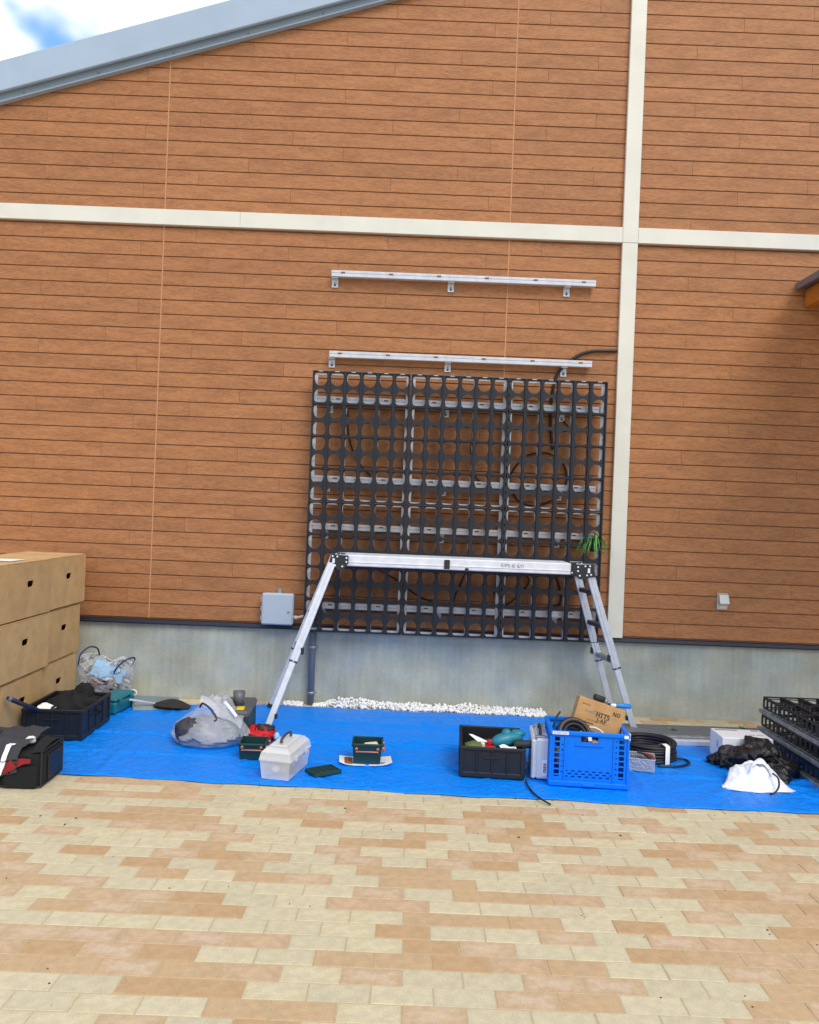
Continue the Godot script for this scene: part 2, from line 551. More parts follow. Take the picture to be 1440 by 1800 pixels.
func build_house() -> void:
	var b := thing("building", "brown timber-look sided building with cream trim bands, sloping blue-grey roof edge and concrete base", "building")
	var st := mb()
	# core behind the siding
	prism(st, PackedVector2Array([Vector2(WL, SIDE0 - 0.05), Vector2(WR, SIDE0 - 0.05), Vector2(WR, roof_y(WR) + 0.1), Vector2(WL, roof_y(WL) + 0.1)]), -3.0, -0.009)
	var wall := done(st, "siding", M.backing, b)
	# boards: the joints seen in the photograph, repeating every four rows
	var pan := [[0.265, 1.837], [1.023, 2.642], [1.44], [0.67, 2.38]]
	var right := [[2.58, 4.1], [3.9], [2.204, 4.4], [3.15]]
	var g := 0.0038
	for k in 60:
		var y0 := SIDE0 + ROW * k
		if y0 > roof_y(WR) - 0.02: break
		var cuts := [WL]
		var ph := posmod(22 - k, 4)
		if y0 < 6.3:
			for p0 in [-4.923, -2.097]:
				if p0 > WL: cuts.append(p0)
				for c in pan[ph]: cuts.append(p0 + c)
			cuts.append(0.73)
			for c in pan[ph]:
				if 0.73 + c < 1.64: cuts.append(0.73 + c)
			cuts.append(1.71)
			cuts.append_array(right[ph])
		else:
			cuts.append_array([0.73, 1.71])
		cuts.append(WR)
		var xs := -3.479 + (y0 - 4.792) / 0.307 - 0.05
		for i in cuts.size() - 1:
			var a: float = cuts[i]
			var c: float = cuts[i + 1]
			if c < xs + 0.03: continue
			a = maxf(a, xs)
			if c - a < 0.03: continue
			var ga := 0.0052 if (absf(a + 2.097) < 0.01 or absf(a - 0.73) < 0.01) else 0.0005
			var gc := 0.0052 if (absf(c + 2.097) < 0.01 or absf(c - 0.73) < 0.01) else 0.0005
			st = mb()
			var lx := (c - gc) - (a + ga)
			cbox(st, Vector3(0, 0, -0.0055), Vector3(lx, ROW - g * 2.0, 0.011), 0.0014)
			var o := done(st, "board", M["board%d" % rng.randi_range(0, 5)], wall)
			o.position = Vector3((a + ga + c - gc) * 0.5, y0 + ROW * 0.5, 0)
	# sealed vertical panel joints
	for x in [-2.097, 0.73]:
		st = mb()
		bx(st, Vector3(x, (SIDE0 + roof_y(x)) * 0.5, -0.0055), Vector3(0.010, roof_y(x) - SIDE0, 0.009))
		done(st, "sealant_joint", M.seal, b)
	# cream trim bands
	st = mb()
	cbox(st, Vector3(1.7095, (0.642 + 3.8585) * 0.5, 0.016), Vector3(0.125, 3.8585 - 0.642, 0.036), 0.003)
	done(st, "vertical_trim", M.trim, b)
	st = mb()
	cbox(st, Vector3(1.7095, (3.861 + 6.5) * 0.5, 0.016), Vector3(0.125, 6.5 - 3.861, 0.036), 0.003)
	done(st, "vertical_trim", M.trim, b)
	for s in [[WL, -1.472], [-1.4712, 1.646], [1.773, WR]]:
		st = mb()
		cbox(st, Vector3((s[0] + s[1]) * 0.5, 3.923, 0.0155), Vector3(s[1] - s[0], 0.126, 0.035), 0.003)
		done(st, "horizontal_trim", M.trim, b)
	# base flashing and foundation
	for s in [[WL, 1.30], [1.302, WR]]:
		st = mb()
		prism(st, PackedVector2Array([Vector2(-0.02, 0.607), Vector2(0.016, 0.604), Vector2(0.020, 0.612), Vector2(0.012, 0.638), Vector2(-0.02, 0.645)]), 0, s[1] - s[0], Transform3D(Basis(Vector3(0, 0, 1), Vector3(0, 1, 0), Vector3(-1, 0, 0)), Vector3(s[1], 0, 0)))
		done(st, "base_flashing", M.flash, b)
	st = mb()
	bx(st, Vector3((WL + WR) * 0.5, 0.29, -1.512), Vector3(WR - WL, 0.64, 2.98))
	done(st, "concrete_foundation", M.concrete, b)
	# roof with its verge: face board, shaded groove, drip flashing
	var ang := atan(0.307)
	var x0 := WL - 0.3
	var x1 := WR + 0.3
	var L := (x1 - x0) / cos(ang)
	var xf := Transform3D(Basis(Vector3(0, 0, 1), ang), Vector3(x0, roof_y(x0), 0))
	xf.basis = Basis(Vector3(cos(ang), sin(ang), 0), Vector3(-sin(ang), cos(ang), 0), Vector3(0, 0, 1))
	var roof := part("roof", b)
	st = mb()
	bx(st, Vector3(L * 0.5, 0.17, -1.5), Vector3(L, 0.16, 3.10), xf)
	done(st, "roof_deck", M.roofmetal, roof)
	st = mb()
	cbox(st, Vector3(L * 0.5, 0.168, 0.085), Vector3(L, 0.240, 0.034), 0.006, xf)
	done(st, "fascia_board", M.roofmetal, roof)
	st = mb()
	prism(st, PackedVector2Array([Vector2(0, 0.072), Vector2(L, 0.072), Vector2(L, 0.12), Vector2(0, 0.12)]), 0.0, 0.066, xf)
	done(st, "soffit", M.roofmetal, roof)
	st = mb()
	cbox(st, Vector3(L * 0.5, 0.037, 0.018), Vector3(L, 0.070, 0.030), 0.004, xf)
	cbox(st, Vector3(L * 0.5, 0.0, 0.026), Vector3(L, 0.012, 0.05), 0.003, xf)
	done(st, "drip_flashing", M.roofmetal, roof)
	var p0 := wp(53, 165, 0.04)
	for i in 16:
		var sx := p0.x - 1.26 + 0.63 * i * cos(ang)
		st = mb()
		lathe(st, [Vector2(0.0, 0.0), Vector2(0.008, 0.0), Vector2(0.006, 0.005), Vector2(0.0, 0.006)], 8, Transform3D(Basis(Vector3(1, 0, 0), PI * 0.5), Vector3(sx, roof_y(sx) + 0.030, 0.0335)))
		done(st, "screw", M.steel, roof)

	# porch canopy beside the wall, at the right
	var c := thing("porch_canopy", "porch canopy with grey metal roof edge and orange timber beam against the siding", "canopy", Vector3(3.09, 3.5, 0.0))
	st = mb()
	cbox(st, Vector3(1.5, 0.065, 1.55), Vector3(3.0, 0.04, 3.07), 0.006)
	done(st, "metal_roof", M.canopyroof, c)
	st = mb()
	cbox(st, Vector3(0.0, 0.0645, 1.55), Vector3(0.02, 0.06, 3.09), 0.005)
	cbox(st, Vector3(1.5, 0.0645, 3.09), Vector3(3.0, 0.06, 0.02), 0.005)
	done(st, "edge_trim", M.canopyroof, c)
	st = mb()
	cbox(st, Vector3(0.10, -0.035, 1.5), Vector3(0.08, 0.15, 2.95), 0.006)
	done(st, "side_beam", M.orangewood, c)
	st = mb()
	cbox(st, Vector3(1.55, -0.035, 2.90), Vector3(2.8, 0.15, 0.08), 0.006)
	done(st, "front_beam", M.orangewood, c)
	for i in 5:
		st = mb()
		cbox(st, Vector3(0.62 + i * 0.5, -0.02, 1.42), Vector3(0.05, 0.11, 2.78), 0.005)
		done(st, "rafter", M.orangewood, c)
	st = mb()
	bx(st, Vector3(1.55, 0.038, 1.43), Vector3(2.8, 0.012, 2.8))
	done(st, "soffit_boarding", M.orangewood, c)
	for px in [[2.75, 2.8]]:
		st = mb()
		cbox(st, Vector3(px[0], -1.806, px[1] + 0.1), Vector3(0.12, 3.39, 0.12), 0.008)
		done(st, "post", M.orangewood, c)
	st = mb()
	cbox(st, Vector3(1.6, 0.13, 0.03), Vector3(2.7, 0.09, 0.05), 0.006)
	done(st, "wall_flashing", M.white, c)

func paver_geo(st: SurfaceTool, c: Vector3, w: float, d: float, tilt: Vector2, r: RandomNumberGenerator) -> void:
	var b := 0.0024
	var hx := w * 0.5
	var hz := d * 0.5
	var top := []
	var low := []
	var bot := []
	for k in [[-1, -1], [1, -1], [1, 1], [-1, 1]]:
		var y: float = tilt.x * k[0] + tilt.y * k[1]
		top.append(c + Vector3(k[0] * (hx - b), y, k[1] * (hz - b)))
		low.append(c + Vector3(k[0] * hx, y - b, k[1] * hz))
		bot.append(c + Vector3(k[0] * hx, -0.03, k[1] * hz))
	var uvs := [Vector2(0.03, 0.05), Vector2(0.97, 0.05), Vector2(0.97, 0.95), Vector2(0.03, 0.95)]
	if r.randi() % 2 == 0:
		uvs = [uvs[2], uvs[3], uvs[0], uvs[1]]
	var put := func(a: Vector3, ua: Vector2, p: Vector3, up: Vector2, q: Vector3, uq: Vector2, out: Vector3):
		if (p - a).cross(q - a).dot(out) > 0.0:
			var t := p
			p = q
			q = t
			var tu := up
			up = uq
			uq = tu
		for e in [[a, ua], [p, up], [q, uq]]:
			st.set_uv(e[1])
			st.add_vertex(e[0])
	put.call(top[0], uvs[0], top[1], uvs[1], top[2], uvs[2], Vector3.UP)
	put.call(top[0], uvs[0], top[2], uvs[2], top[3], uvs[3], Vector3.UP)
	for i in 4:
		var j := (i + 1) % 4
		var o: Vector3 = (top[i] + top[j]) * 0.5 - c
		o.y = 0.0
		put.call(top[i], uvs[i], top[j], uvs[j], low[j], uvs[j], o + Vector3.UP * 0.1)
		put.call(top[i], uvs[i], low[j], uvs[j], low[i], uvs[i], o + Vector3.UP * 0.1)
		put.call(low[i], uvs[i], low[j], uvs[j], bot[j], uvs[j], o)
		put.call(low[i], uvs[i], bot[j], uvs[j], bot[i], uvs[i], o)

func build_ground() -> void:
	var st := mb()
	sheet(st, 2, 2, func(u, v): return Vector3(-300 + 600 * u, -0.035, -300 + 600 * v))
	var gr := done(st, "ground", M.sand)
	tag(gr, "", "", "", "structure")
	st = mb()
	bx(st, Vector3(0, -0.0148, 4.4), Vector3(11.0, 0.025, 8.9))
	var pv := done(st, "pavement", M.sand)
	tag(pv, "", "", "", "structure")
	# running bond of 200 x 100 pavers
	var r := RandomNumberGenerator.new()
	r.seed = 77
	var PX := 0.2085
	var PZ := 0.1035
	var list := []
	for j in 45:
		var z := 0.004 + PZ * (j + 0.5)
		var last := 0
		for i in range(-19, 20):
			var x := PX * (i + 0.5 * (j % 2)) + 0.037
			var orange := r.randf() < (0.52 if last == 1 else 0.40)
			last = 1 if orange else 0
			var kind := r.randi_range(4, 9) if orange else r.randi_range(0, 3)
			if absf(x) > 3.9 - 0.25 * z: continue
			# wholly under the tarp or the gravel strip: nothing of it shows
			if x > -2.6 and x < 2.3 and z > 0.35 and z < 1.75: continue
			list.append([x, z, kind, z - absf(x) * 0.06])
	list.sort_custom(func(a, b): return a[3] > b[3])
	var rest := {}
	var seen := 0
	for p in list:
		var d: float = CD - p[1]
		var seen_here: bool = d > 2.5 and absf(p[0]) < 0.55 * d
		var c := Vector3(p[0], 0, p[1])
		var w := PX - r.randf_range(0.0025, 0.0050)
		var dd := PZ - r.randf_range(0.0025, 0.0050)
		var tl := Vector2(r.randf_range(-0.0008, 0.0008), r.randf_range(-0.0008, 0.0008))
		if seen_here and seen < 300:
			seen += 1
			st = SurfaceTool.new()
			st.begin(Mesh.PRIMITIVE_TRIANGLES)
			st.set_smooth_group(-1)
			paver_geo(st, Vector3.ZERO, w, dd, tl, r)
			var o := done(st, "paver", M["paver%d" % p[2]], pv)
			o.position = c + Vector3(0, r.randf_range(-0.001, 0.0006), 0)
		else:
			if not rest.has(p[2]):
				var s2 := SurfaceTool.new()
				s2.begin(Mesh.PRIMITIVE_TRIANGLES)
				s2.set_smooth_group(-1)
				rest[p[2]] = s2
			paver_geo(rest[p[2]], c + Vector3(0, r.randf_range(-0.001, 0.0006), 0), w, dd, tl, r)
	var am := ArrayMesh.new()
	for k in rest:
		var s2: SurfaceTool = rest[k]
		s2.generate_normals()
		s2.set_material(M["paver%d" % k])
		s2.commit(am)
	var mi := MeshInstance3D.new()
	mi.mesh = am
	mi.name = "far_pavers"
	pv.add_child(mi, true)
	mi.set_meta("kind", "stuff")

# ------------------------------------------------------------------ tarp and gravel
func tarp_back(x: float) -> float:
	if x < -1.2: return 0.21 + 0.02 * sin(x * 9.0)
	if x < 1.15: return lerpf(0.11, 0.165, (x + 1.2) / 2.35) + 0.008 * sin(x * 13.0)
	return lerpf(0.165, 0.74, smoothstep(1.15, 1.75, x)) + 0.01 * sin(x * 7.0)

func tarp_front(x: float) -> float:
	return 1.956 + (x + 1.948) * 0.0405 + 0.010 * sin(x * 5.0) + 0.006 * sin(x * 17.0 + 1.0)

var tn := noise(51, 1.0, 3)
var tr := noise(52, 1.0, 3, true)
func tarp_h(x: float, z: float) -> float:
	var h := 0.0075 + 0.0035 * tn.get_noise_2d(x * 1.3, z * 1.3)
	# crumpling in patches
	var p := clampf(0.35 + tn.get_noise_2d(x * 0.7 + 9.0, z * 0.9), 0.0, 1.0)
	h += p * 0.016 * pow(maxf(tr.get_noise_2d(x * 3.1, z * 4.3), 0.0), 1.5)
	h += 0.0030 * tn.get_noise_2d(x * 9.0 + 5.0, z * 11.0)
	# folds from packing, parallel to the edges
	for f in [0.62, 1.12, 1.55]:
		var zz = f + 0.02 * x + 0.012 * sin(x * 2.0 + f * 9.0)
		h += (0.016 if f == 1.12 else 0.010) * exp(-pow((z - zz) / 0.016, 2.0))
	for f in [-1.75, -0.95, -0.2, 0.52, 1.45, 2.1]:
		var xx: float = f + 0.02 * sin(z * 4.0 + f)
		h += 0.008 * exp(-pow((x - xx) / 0.014, 2.0))
	# puckers radiating from the white bag at the right
	var dx := x - 2.16
	var dz := z - 1.55
	var rr := sqrt(dx * dx + dz * dz)
	h += 0.006 * exp(-pow((rr - 0.42) / 0.25, 2.0)) * maxf(0.0, sin(atan2(dz, dx) * 17.0))
	return maxf(h, 0.004)

func build_tarp() -> void:
	var st := mb(false)
	var x0 := -2.75
	var x1 := 3.3
	var f := func(u, v):
		var x: float = lerpf(x0, x1, u)
		var z: float = lerpf(tarp_back(x), tarp_front(x), v)
		var e := minf(v, 1.0 - v)
		var h := tarp_h(x, z)
		if e < 0.004: h = 0.0022 + absf(0.004 * sin(x * 6.0) * sin(x * 2.3))
		return Vector3(x, h, z)
	sheet(st, 360, 120, f)
	# the rolled hem in front gives the sheet its thickness
	var o := done(st, "blue_tarp", M.tarp)
	tag(o, "creased bright blue tarpaulin spread on the pavers along the wall", "tarp")
	var hem := []
	for i in 90:
		var x := lerpf(x0, x1, i / 89.0)
		hem.append(Vector3(x, 0.0045 + absf(0.004 * sin(x * 6.0) * sin(x * 2.3)), tarp_front(x)))
	st = mb(false)
	tube(st, hem, 0.0042, 6)
	done(st, "hem", M.tarp, o)

func build_gravel() -> void:
	var r := RandomNumberGenerator.new()
	r.seed = 5
	var vs := []
	for i in 5:
		var s := mb(false)
		blob(s, Vector3.ZERO, Vector3(0.5, 0.36, 0.42), 0.5, 1.1, 60 + i, 8, 6)
		s.generate_normals()
		vs.append(s.commit())
	var st := SurfaceTool.new()
	st.begin(Mesh.PRIMITIVE_TRIANGLES)
	for i in 3400:
		var x := r.randf_range(-0.96, 1.16)
		if absf(x + 0.76) < 0.045: continue
		var z := r.randf_range(0.0, 0.20)
		var prof := 0.016 + 0.05 * exp(-pow((x + 0.36) / 0.20, 2.0)) + 0.026 * exp(-pow((x - 0.62) / 0.4, 2.0)) + 0.018 * exp(-pow((x - 0.12) / 0.13, 2.0)) + 0.012 * sin(x * 21.0) * sin(x * 9.0)
		prof *= clampf((x + 1.0) * 8.0, 0.2, 1.0) * (1.0 - smoothstep(0.05, 0.2, z))
		if x > -0.72 and x < -0.55: prof *= smoothstep(-0.72, -0.55, x)
		if z > tarp_back(x) - 0.012: continue
		var s := r.randf_range(0.013, 0.029)
		var b := Basis.from_euler(Vector3(r.randf() * TAU, r.randf() * TAU, r.randf() * TAU)).scaled(Vector3.ONE * s)
		st.append_from(vs[r.randi() % 5], 0, Transform3D(b, Vector3(x, maxf(0.0, prof) * r.randf() + s * 0.3, z)))
	var o := MeshInstance3D.new()
	o.mesh = st.commit()
	o.material_override = M.pebble
	o.name = "white_gravel"
	add_child(o)
	tag(o, "strip of loose white pebbles heaped along the concrete base", "gravel", "", "stuff")

func build_grit() -> void:
	# dark grains of dirt on the pavers
	var r := RandomNumberGenerator.new()
	r.seed = 15
	var st := mb(false)
	for i in 60:
		var p := Vector3(r.randf_range(-2.4, 2.4), 0.001, r.randf_range(2.15, 4.2))
		var k := r.randf_range(0.0015, 0.0045)
		if i < 8: k = r.randf_range(0.005, 0.008)
		blob(st, p, Vector3(k, k * 0.6, k * r.randf_range(0.6, 1.0)), 0.4, 1.3, 400 + i, 7, 5)
	var o := done(st, "grit", M.inkgrey)
	o.material_override = mat(rgb(74, 64, 54), 0.9)
	tag(o, "scattered dark grains of grit on the beige pavers", "grit", "", "stuff")

# ------------------------------------------------------------------ things on the wall
func make_rail(label: String, y: float, x0: float, x1: float, bxs: Array, slots: Array, drop := true) -> void:
	var t := thing("mounting_rail", label, "rail", Vector3(0, y, 0), 0.0, "aluminium rails bolted to the wall")
	var st := mb()
	# channel section with lips, open to the front slot line
	var H := 0.053
	prism(st, PackedVector2Array([Vector2(0.028, -H / 2), Vector2(0.068, -H / 2), Vector2(0.072, -H / 2 + 0.004), Vector2(0.072, -0.006), Vector2(0.069, -0.003), Vector2(0.069, 0.003), Vector2(0.072, 0.006), Vector2(0.072, H / 2 - 0.004), Vector2(0.068, H / 2), Vector2(0.028, H / 2)]), 0, x1 - x0, Transform3D(Basis(Vector3(0, 0, 1), Vector3(0, 1, 0), Vector3(-1, 0, 0)), Vector3(x1, 0, 0)))
	done(st, "channel", M.alu, t)
	for x in slots:
		st = mb()
		cbox(st, Vector3(x, 0.008, 0.0722), Vector3(0.034, 0.011, 0.003), 0.001)
		done(st, "slot", M.slot, t)
	for x in bxs:
		var k := part("bracket", t)
		st = mb()
		cbox(st, Vector3(x, -H / 2 - 0.038, 0.006), Vector3(0.052, 0.072, 0.010), 0.002)
		cbox(st, Vector3(x, -H / 2 - 0.0045, 0.034), Vector3(0.052, 0.008, 0.058), 0.002)
		done(st, "angle", M.alu, k)
		st = mb()
		cbox(st, Vector3(x, -H / 2 - 0.048, 0.0115), Vector3(0.016, 0.030, 0.002), 0.0005)
		done(st, "elongated_hole", M.handled, k)
		st = mb()
		lathe(st, [Vector2(0, 0.012), Vector2(0.007, 0.011), Vector2(0.009, 0.004), Vector2(0.009, 0.0)], 6, Transform3D(Basis(Vector3(1, 0, 0), PI * 0.5), Vector3(x + 0.002, -H / 2 - 0.044, 0.012)))
		done(st, "bolt", M.steel, k)

func build_rails() -> void:
	var bxs := [wp(589, 490, 0.03).x, wp(793, 500, 0.03).x, wp(997, 508, 0.03).x]
	var sl := []
	for p in [603, 687.5, 772, 856, 942, 1027]: sl.append(wp(p, 487, 0.07).x)
	make_rail("topmost bare aluminium rail on the brown siding, well above the black planter grid", wp(583, 480, 0.07).y, wp(583, 480, 0.07).x, wp(1048, 494, 0.07).x, bxs, sl)
	make_rail("bare aluminium rail just above the top edge of the black planter grid", wp(579, 622, 0.07).y, wp(579, 622, 0.07).x, wp(1041, 635, 0.07).x, bxs, sl)
	var names := ["second row of pots", "seventh row of pots", "tenth row of pots", "bottom rows of pots"]
	var ys := [2.484, 1.842, 1.456, 0.818]
	for i in 4:
		make_rail("aluminium rail seen through the holes of the %s of the planter grid" % names[i], ys[i], -0.80, 1.50, bxs, sl)

# outline of one pot opening: round towards the middle of its cell, squarer at the end
func hole_pts(w: float, up: float, dn: float, n := 28) -> Array:
	var o := []
	for i in n:
		var a := TAU * i / n
		var c := cos(a)
		var s := sin(a)
		if s >= 0.0:
			var e := 0.5
			o.append(Vector2(signf(c) * pow(absf(c), e) * w, pow(absf(s), e) * up))
		else:
			o.append(Vector2(c * w if absf(c) < 0.999 else signf(c) * w, s * dn))
	return o

func plate_with_hole(st: SurfaceTool, c: Vector2, hw: float, y0: float, y1: float, z0: float, z1: float, flip: float) -> void:
	var h := hole_pts(0.0505, 0.0515, 0.057)
	var n := h.size()
	var inn := []
	var outp := []
	for p in h:
		var q := Vector2(p.x, p.y * flip)
		inn.append(c + q)
		# ray from the centre to the rim of the half cell
		var d: Vector2 = q.normalized()
		var t := 1e9
		if absf(d.x) > 1e-6: t = minf(t, hw / absf(d.x))
		if d.y > 1e-6: t = minf(t, (y1 - c.y) / d.y)
		if d.y < -1e-6: t = minf(t, (y0 - c.y) / d.y)
		outp.append(c + d * t)
	for i in n:
		var j := (i + 1) % n
		var a: Vector2 = inn[i]
		var b: Vector2 = inn[j]
		var e: Vector2 = outp[j]
		var f: Vector2 = outp[i]
		# put the cell's corner in where two rim points lie on different sides
		var cor := Vector2(INF, 0)
		if absf(e.x - f.x) > 1e-5 and absf(e.y - f.y) > 1e-5:
			cor = Vector2(c.x + hw * signf(e.x + f.x - 2 * c.x), y1 if e.y + f.y > 2 * c.y else y0)
		for zz in [[z1, 1.0], [z0, -1.0]]:
			quad(st, Vector3(a.x, a.y, zz[0]), Vector3(b.x, b.y, zz[0]), Vector3(e.x, e.y, zz[0]), Vector3(f.x, f.y, zz[0]), Vector3(0, 0, zz[1]))
			if cor.x != INF:
				tri(st, Vector3(e.x, e.y, zz[0]), Vector3(f.x, f.y, zz[0]), Vector3(cor.x, cor.y, zz[0]), Vector3(0, 0, zz[1]))
		var o := c - (a + b) * 0.5
		quad(st, Vector3(a.x, a.y, z0), Vector3(b.x, b.y, z0), Vector3(b.x, b.y, z1), Vector3(a.x, a.y, z1), Vector3(o.x, o.y, 0))

const CW := 0.1303
const CR := 0.1300
var cell_mesh: ArrayMesh
func make_cell() -> void:
	# one pot holder: two openings in a recessed plate, open lattice sides
	var st := mb()
	var hw := CW * 0.5 - 0.0008
	var hh := CR - 0.0008
	var dep := 0.080
	plate_with_hole(st, Vector2(0, CR * 0.5 + 0.004), hw - 0.002, 0.0, hh - 0.002, dep - 0.020, dep - 0.015, 1.0)
	plate_with_hole(st, Vector2(0, -CR * 0.5 - 0.004), hw - 0.002, -hh + 0.002, 0.0, dep - 0.020, dep - 0.015, -1.0)
	st.index()
	st.generate_normals()
	st.set_material(M.planter)
	cell_mesh = st.commit()
	st = mb()
	for s in [-1.0, 1.0]:
		bx(st, Vector3(s * (hw - 0.0045), 0, dep - 0.007), Vector3(0.009, hh * 2.0, 0.014))
		bx(st, Vector3(s * (hw - 0.003), 0, 0.003), Vector3(0.006, hh * 2.0, 0.006))
		bx(st, Vector3(0, s * (hh - 0.002), dep - 0.005), Vector3(hw * 2.0 - 0.0181, 0.004, 0.010))
		bx(st, Vector3(0, s * (hh - 0.002), 0.003), Vector3(hw * 2.0 - 0.0121, 0.004, 0.006))
		for yy in [-hh + 0.008, -hh * 0.5, 0.0, hh * 0.5, hh - 0.008]:
			bx(st, Vector3(s * (hw - 0.003), yy, dep * 0.5 - 0.004), Vector3(0.006, 0.022, dep - 0.0202))
	st.index()
	st.generate_normals()
	st.set_material(M.planter)
	cell_mesh = st.commit(cell_mesh)

# one module, 6 x 4 pot holders on an aluminium frame, its back at z = 0 and its lower left corner at the origin
func fill_module(root: Node3D, frame_mat: Material, tabs := false) -> void:
	for j in 4:
		for i in 6:
			var o := MeshInstance3D.new()
			o.mesh = cell_mesh
			o.name = "pot_holder"
			o.position = Vector3((i + 0.5) * CW, (2 * j + 1) * CR, 0.014)
			root.add_child(o, true)
	for i in [0, 2, 4, 6]:
		var st := mb()
		var x: float = clampf(i * CW, 0.019, 6 * CW - 0.019)
		cbox(st, Vector3(x, 4 * CR, 0.0065), Vector3(0.030, 8 * CR - 0.045, 0.011), 0.002)
		done(st, "frame_upright", frame_mat, root)
	for y in [0.011, 8 * CR - 0.011]:
		var st := mb()
		cbox(st, Vector3(3 * CW, y, 0.0065), Vector3(6 * CW - 0.004, 0.020, 0.0125), 0.002)
		done(st, "frame_crossbar", frame_mat, root)
	if tabs:
		for i in 6:
			var st := mb()
			cbox(st, Vector3((i + 0.5) * CW, 8 * CR - 0.005, 0.0965), Vector3(0.036, 0.005, 0.004), 0.001)
			done(st, "clip", M.alu, root)

func build_green_wall() -> void:
	make_cell()
	var z0 := 0.074
	var p := wp(541, 1110, z0 + 0.09)
	var q := wp(1063, 677, z0 + 0.09)
	var o := Vector3((p.x + q.x) * 0.5 - 9 * CW - 0.012, p.y, z0)
	var t := thing("planter_grid", "large black grid of empty round pot holders hung on the wall for a green wall", "planter grid", o)
	for j in 2:
		for i in 3:
			var m := part("module", t)
			m.position = Vector3(i * (6 * CW + 0.006), j * (8 * CR + 0.004), 0)
			fill_module(m, M.alu, j == 1)
	# grass-like plant in the right-hand column
	var c := wp(1043, 962, z0 + 0.05)
	var pl := thing("grass_plant", "small bright green grassy plant growing from the right edge of the black grid", "plant", c)
	pl.scale = Vector3.ONE * 0.88
	var st := mb(false)
	lathe(st, [Vector2(0.0, -0.04), Vector2(0.03, -0.04), Vector2(0.042, 0.03), Vector2(0.036, 0.03), Vector2(0.0, 0.022)], 14)
	done(st, "pot", M.black, pl)
	var r := RandomNumberGenerator.new()
	r.seed = 9
	for i in 44:
		var a := r.randf_range(-0.25, PI + 0.35)
		var L := r.randf_range(0.08, 0.19)
		var lift := r.randf_range(0.05, 0.13)
		var outw := Vector3(cos(a), 0, absf(sin(a)) * 0.9 + 0.15)
		var pts := []
		for k in 7:
			var s := k / 6.0
			pts.append(Vector3(outw.x * L * s, 0.03 + lift * sin(s * 2.6) - 0.13 * s * s * L / 0.15, outw.z * L * s * 0.8))
		st = mb(false)
		var side := Vector3(-outw.z, 0.15, outw.x).normalized()
		var wd := r.randf_range(0.004, 0.0065)
		for k in 6:
			var w0 := wd * sin(PI * (0.15 + 0.85 * k / 6.0)) + 0.0006
			var w1 := wd * sin(PI * (0.15 + 0.85 * (k + 1) / 6.0)) + 0.0006
			var fold := Vector3(0, -0.002, 0)
			quad(st, pts[k] - side * w0, pts[k] + fold, pts[k + 1] + fold, pts[k + 1] - side * w1, Vector3.UP)
			quad(st, pts[k] + fold, pts[k] + side * w0, pts[k + 1] + side * w1, pts[k + 1] + fold, Vector3.UP)
		done(st, "leaf", M["leaf%d" % r.randi_range(0, 4)], pl)

func wire(called: String, label: String, px: Array, z, rad: float, closed := false, mt = null) -> MeshInstance3D:
	var pts := []
	for i in px.size():
		pts.append(wp(px[i][0], px[i][1], z[i] if z is Array else z))
	var st := mb(false)
	tube(st, curve(pts, 6, closed), rad, 8, closed)
	var o := done(st, called, mt if mt else M.cable)
	tag(o, label, "cable")
	return o

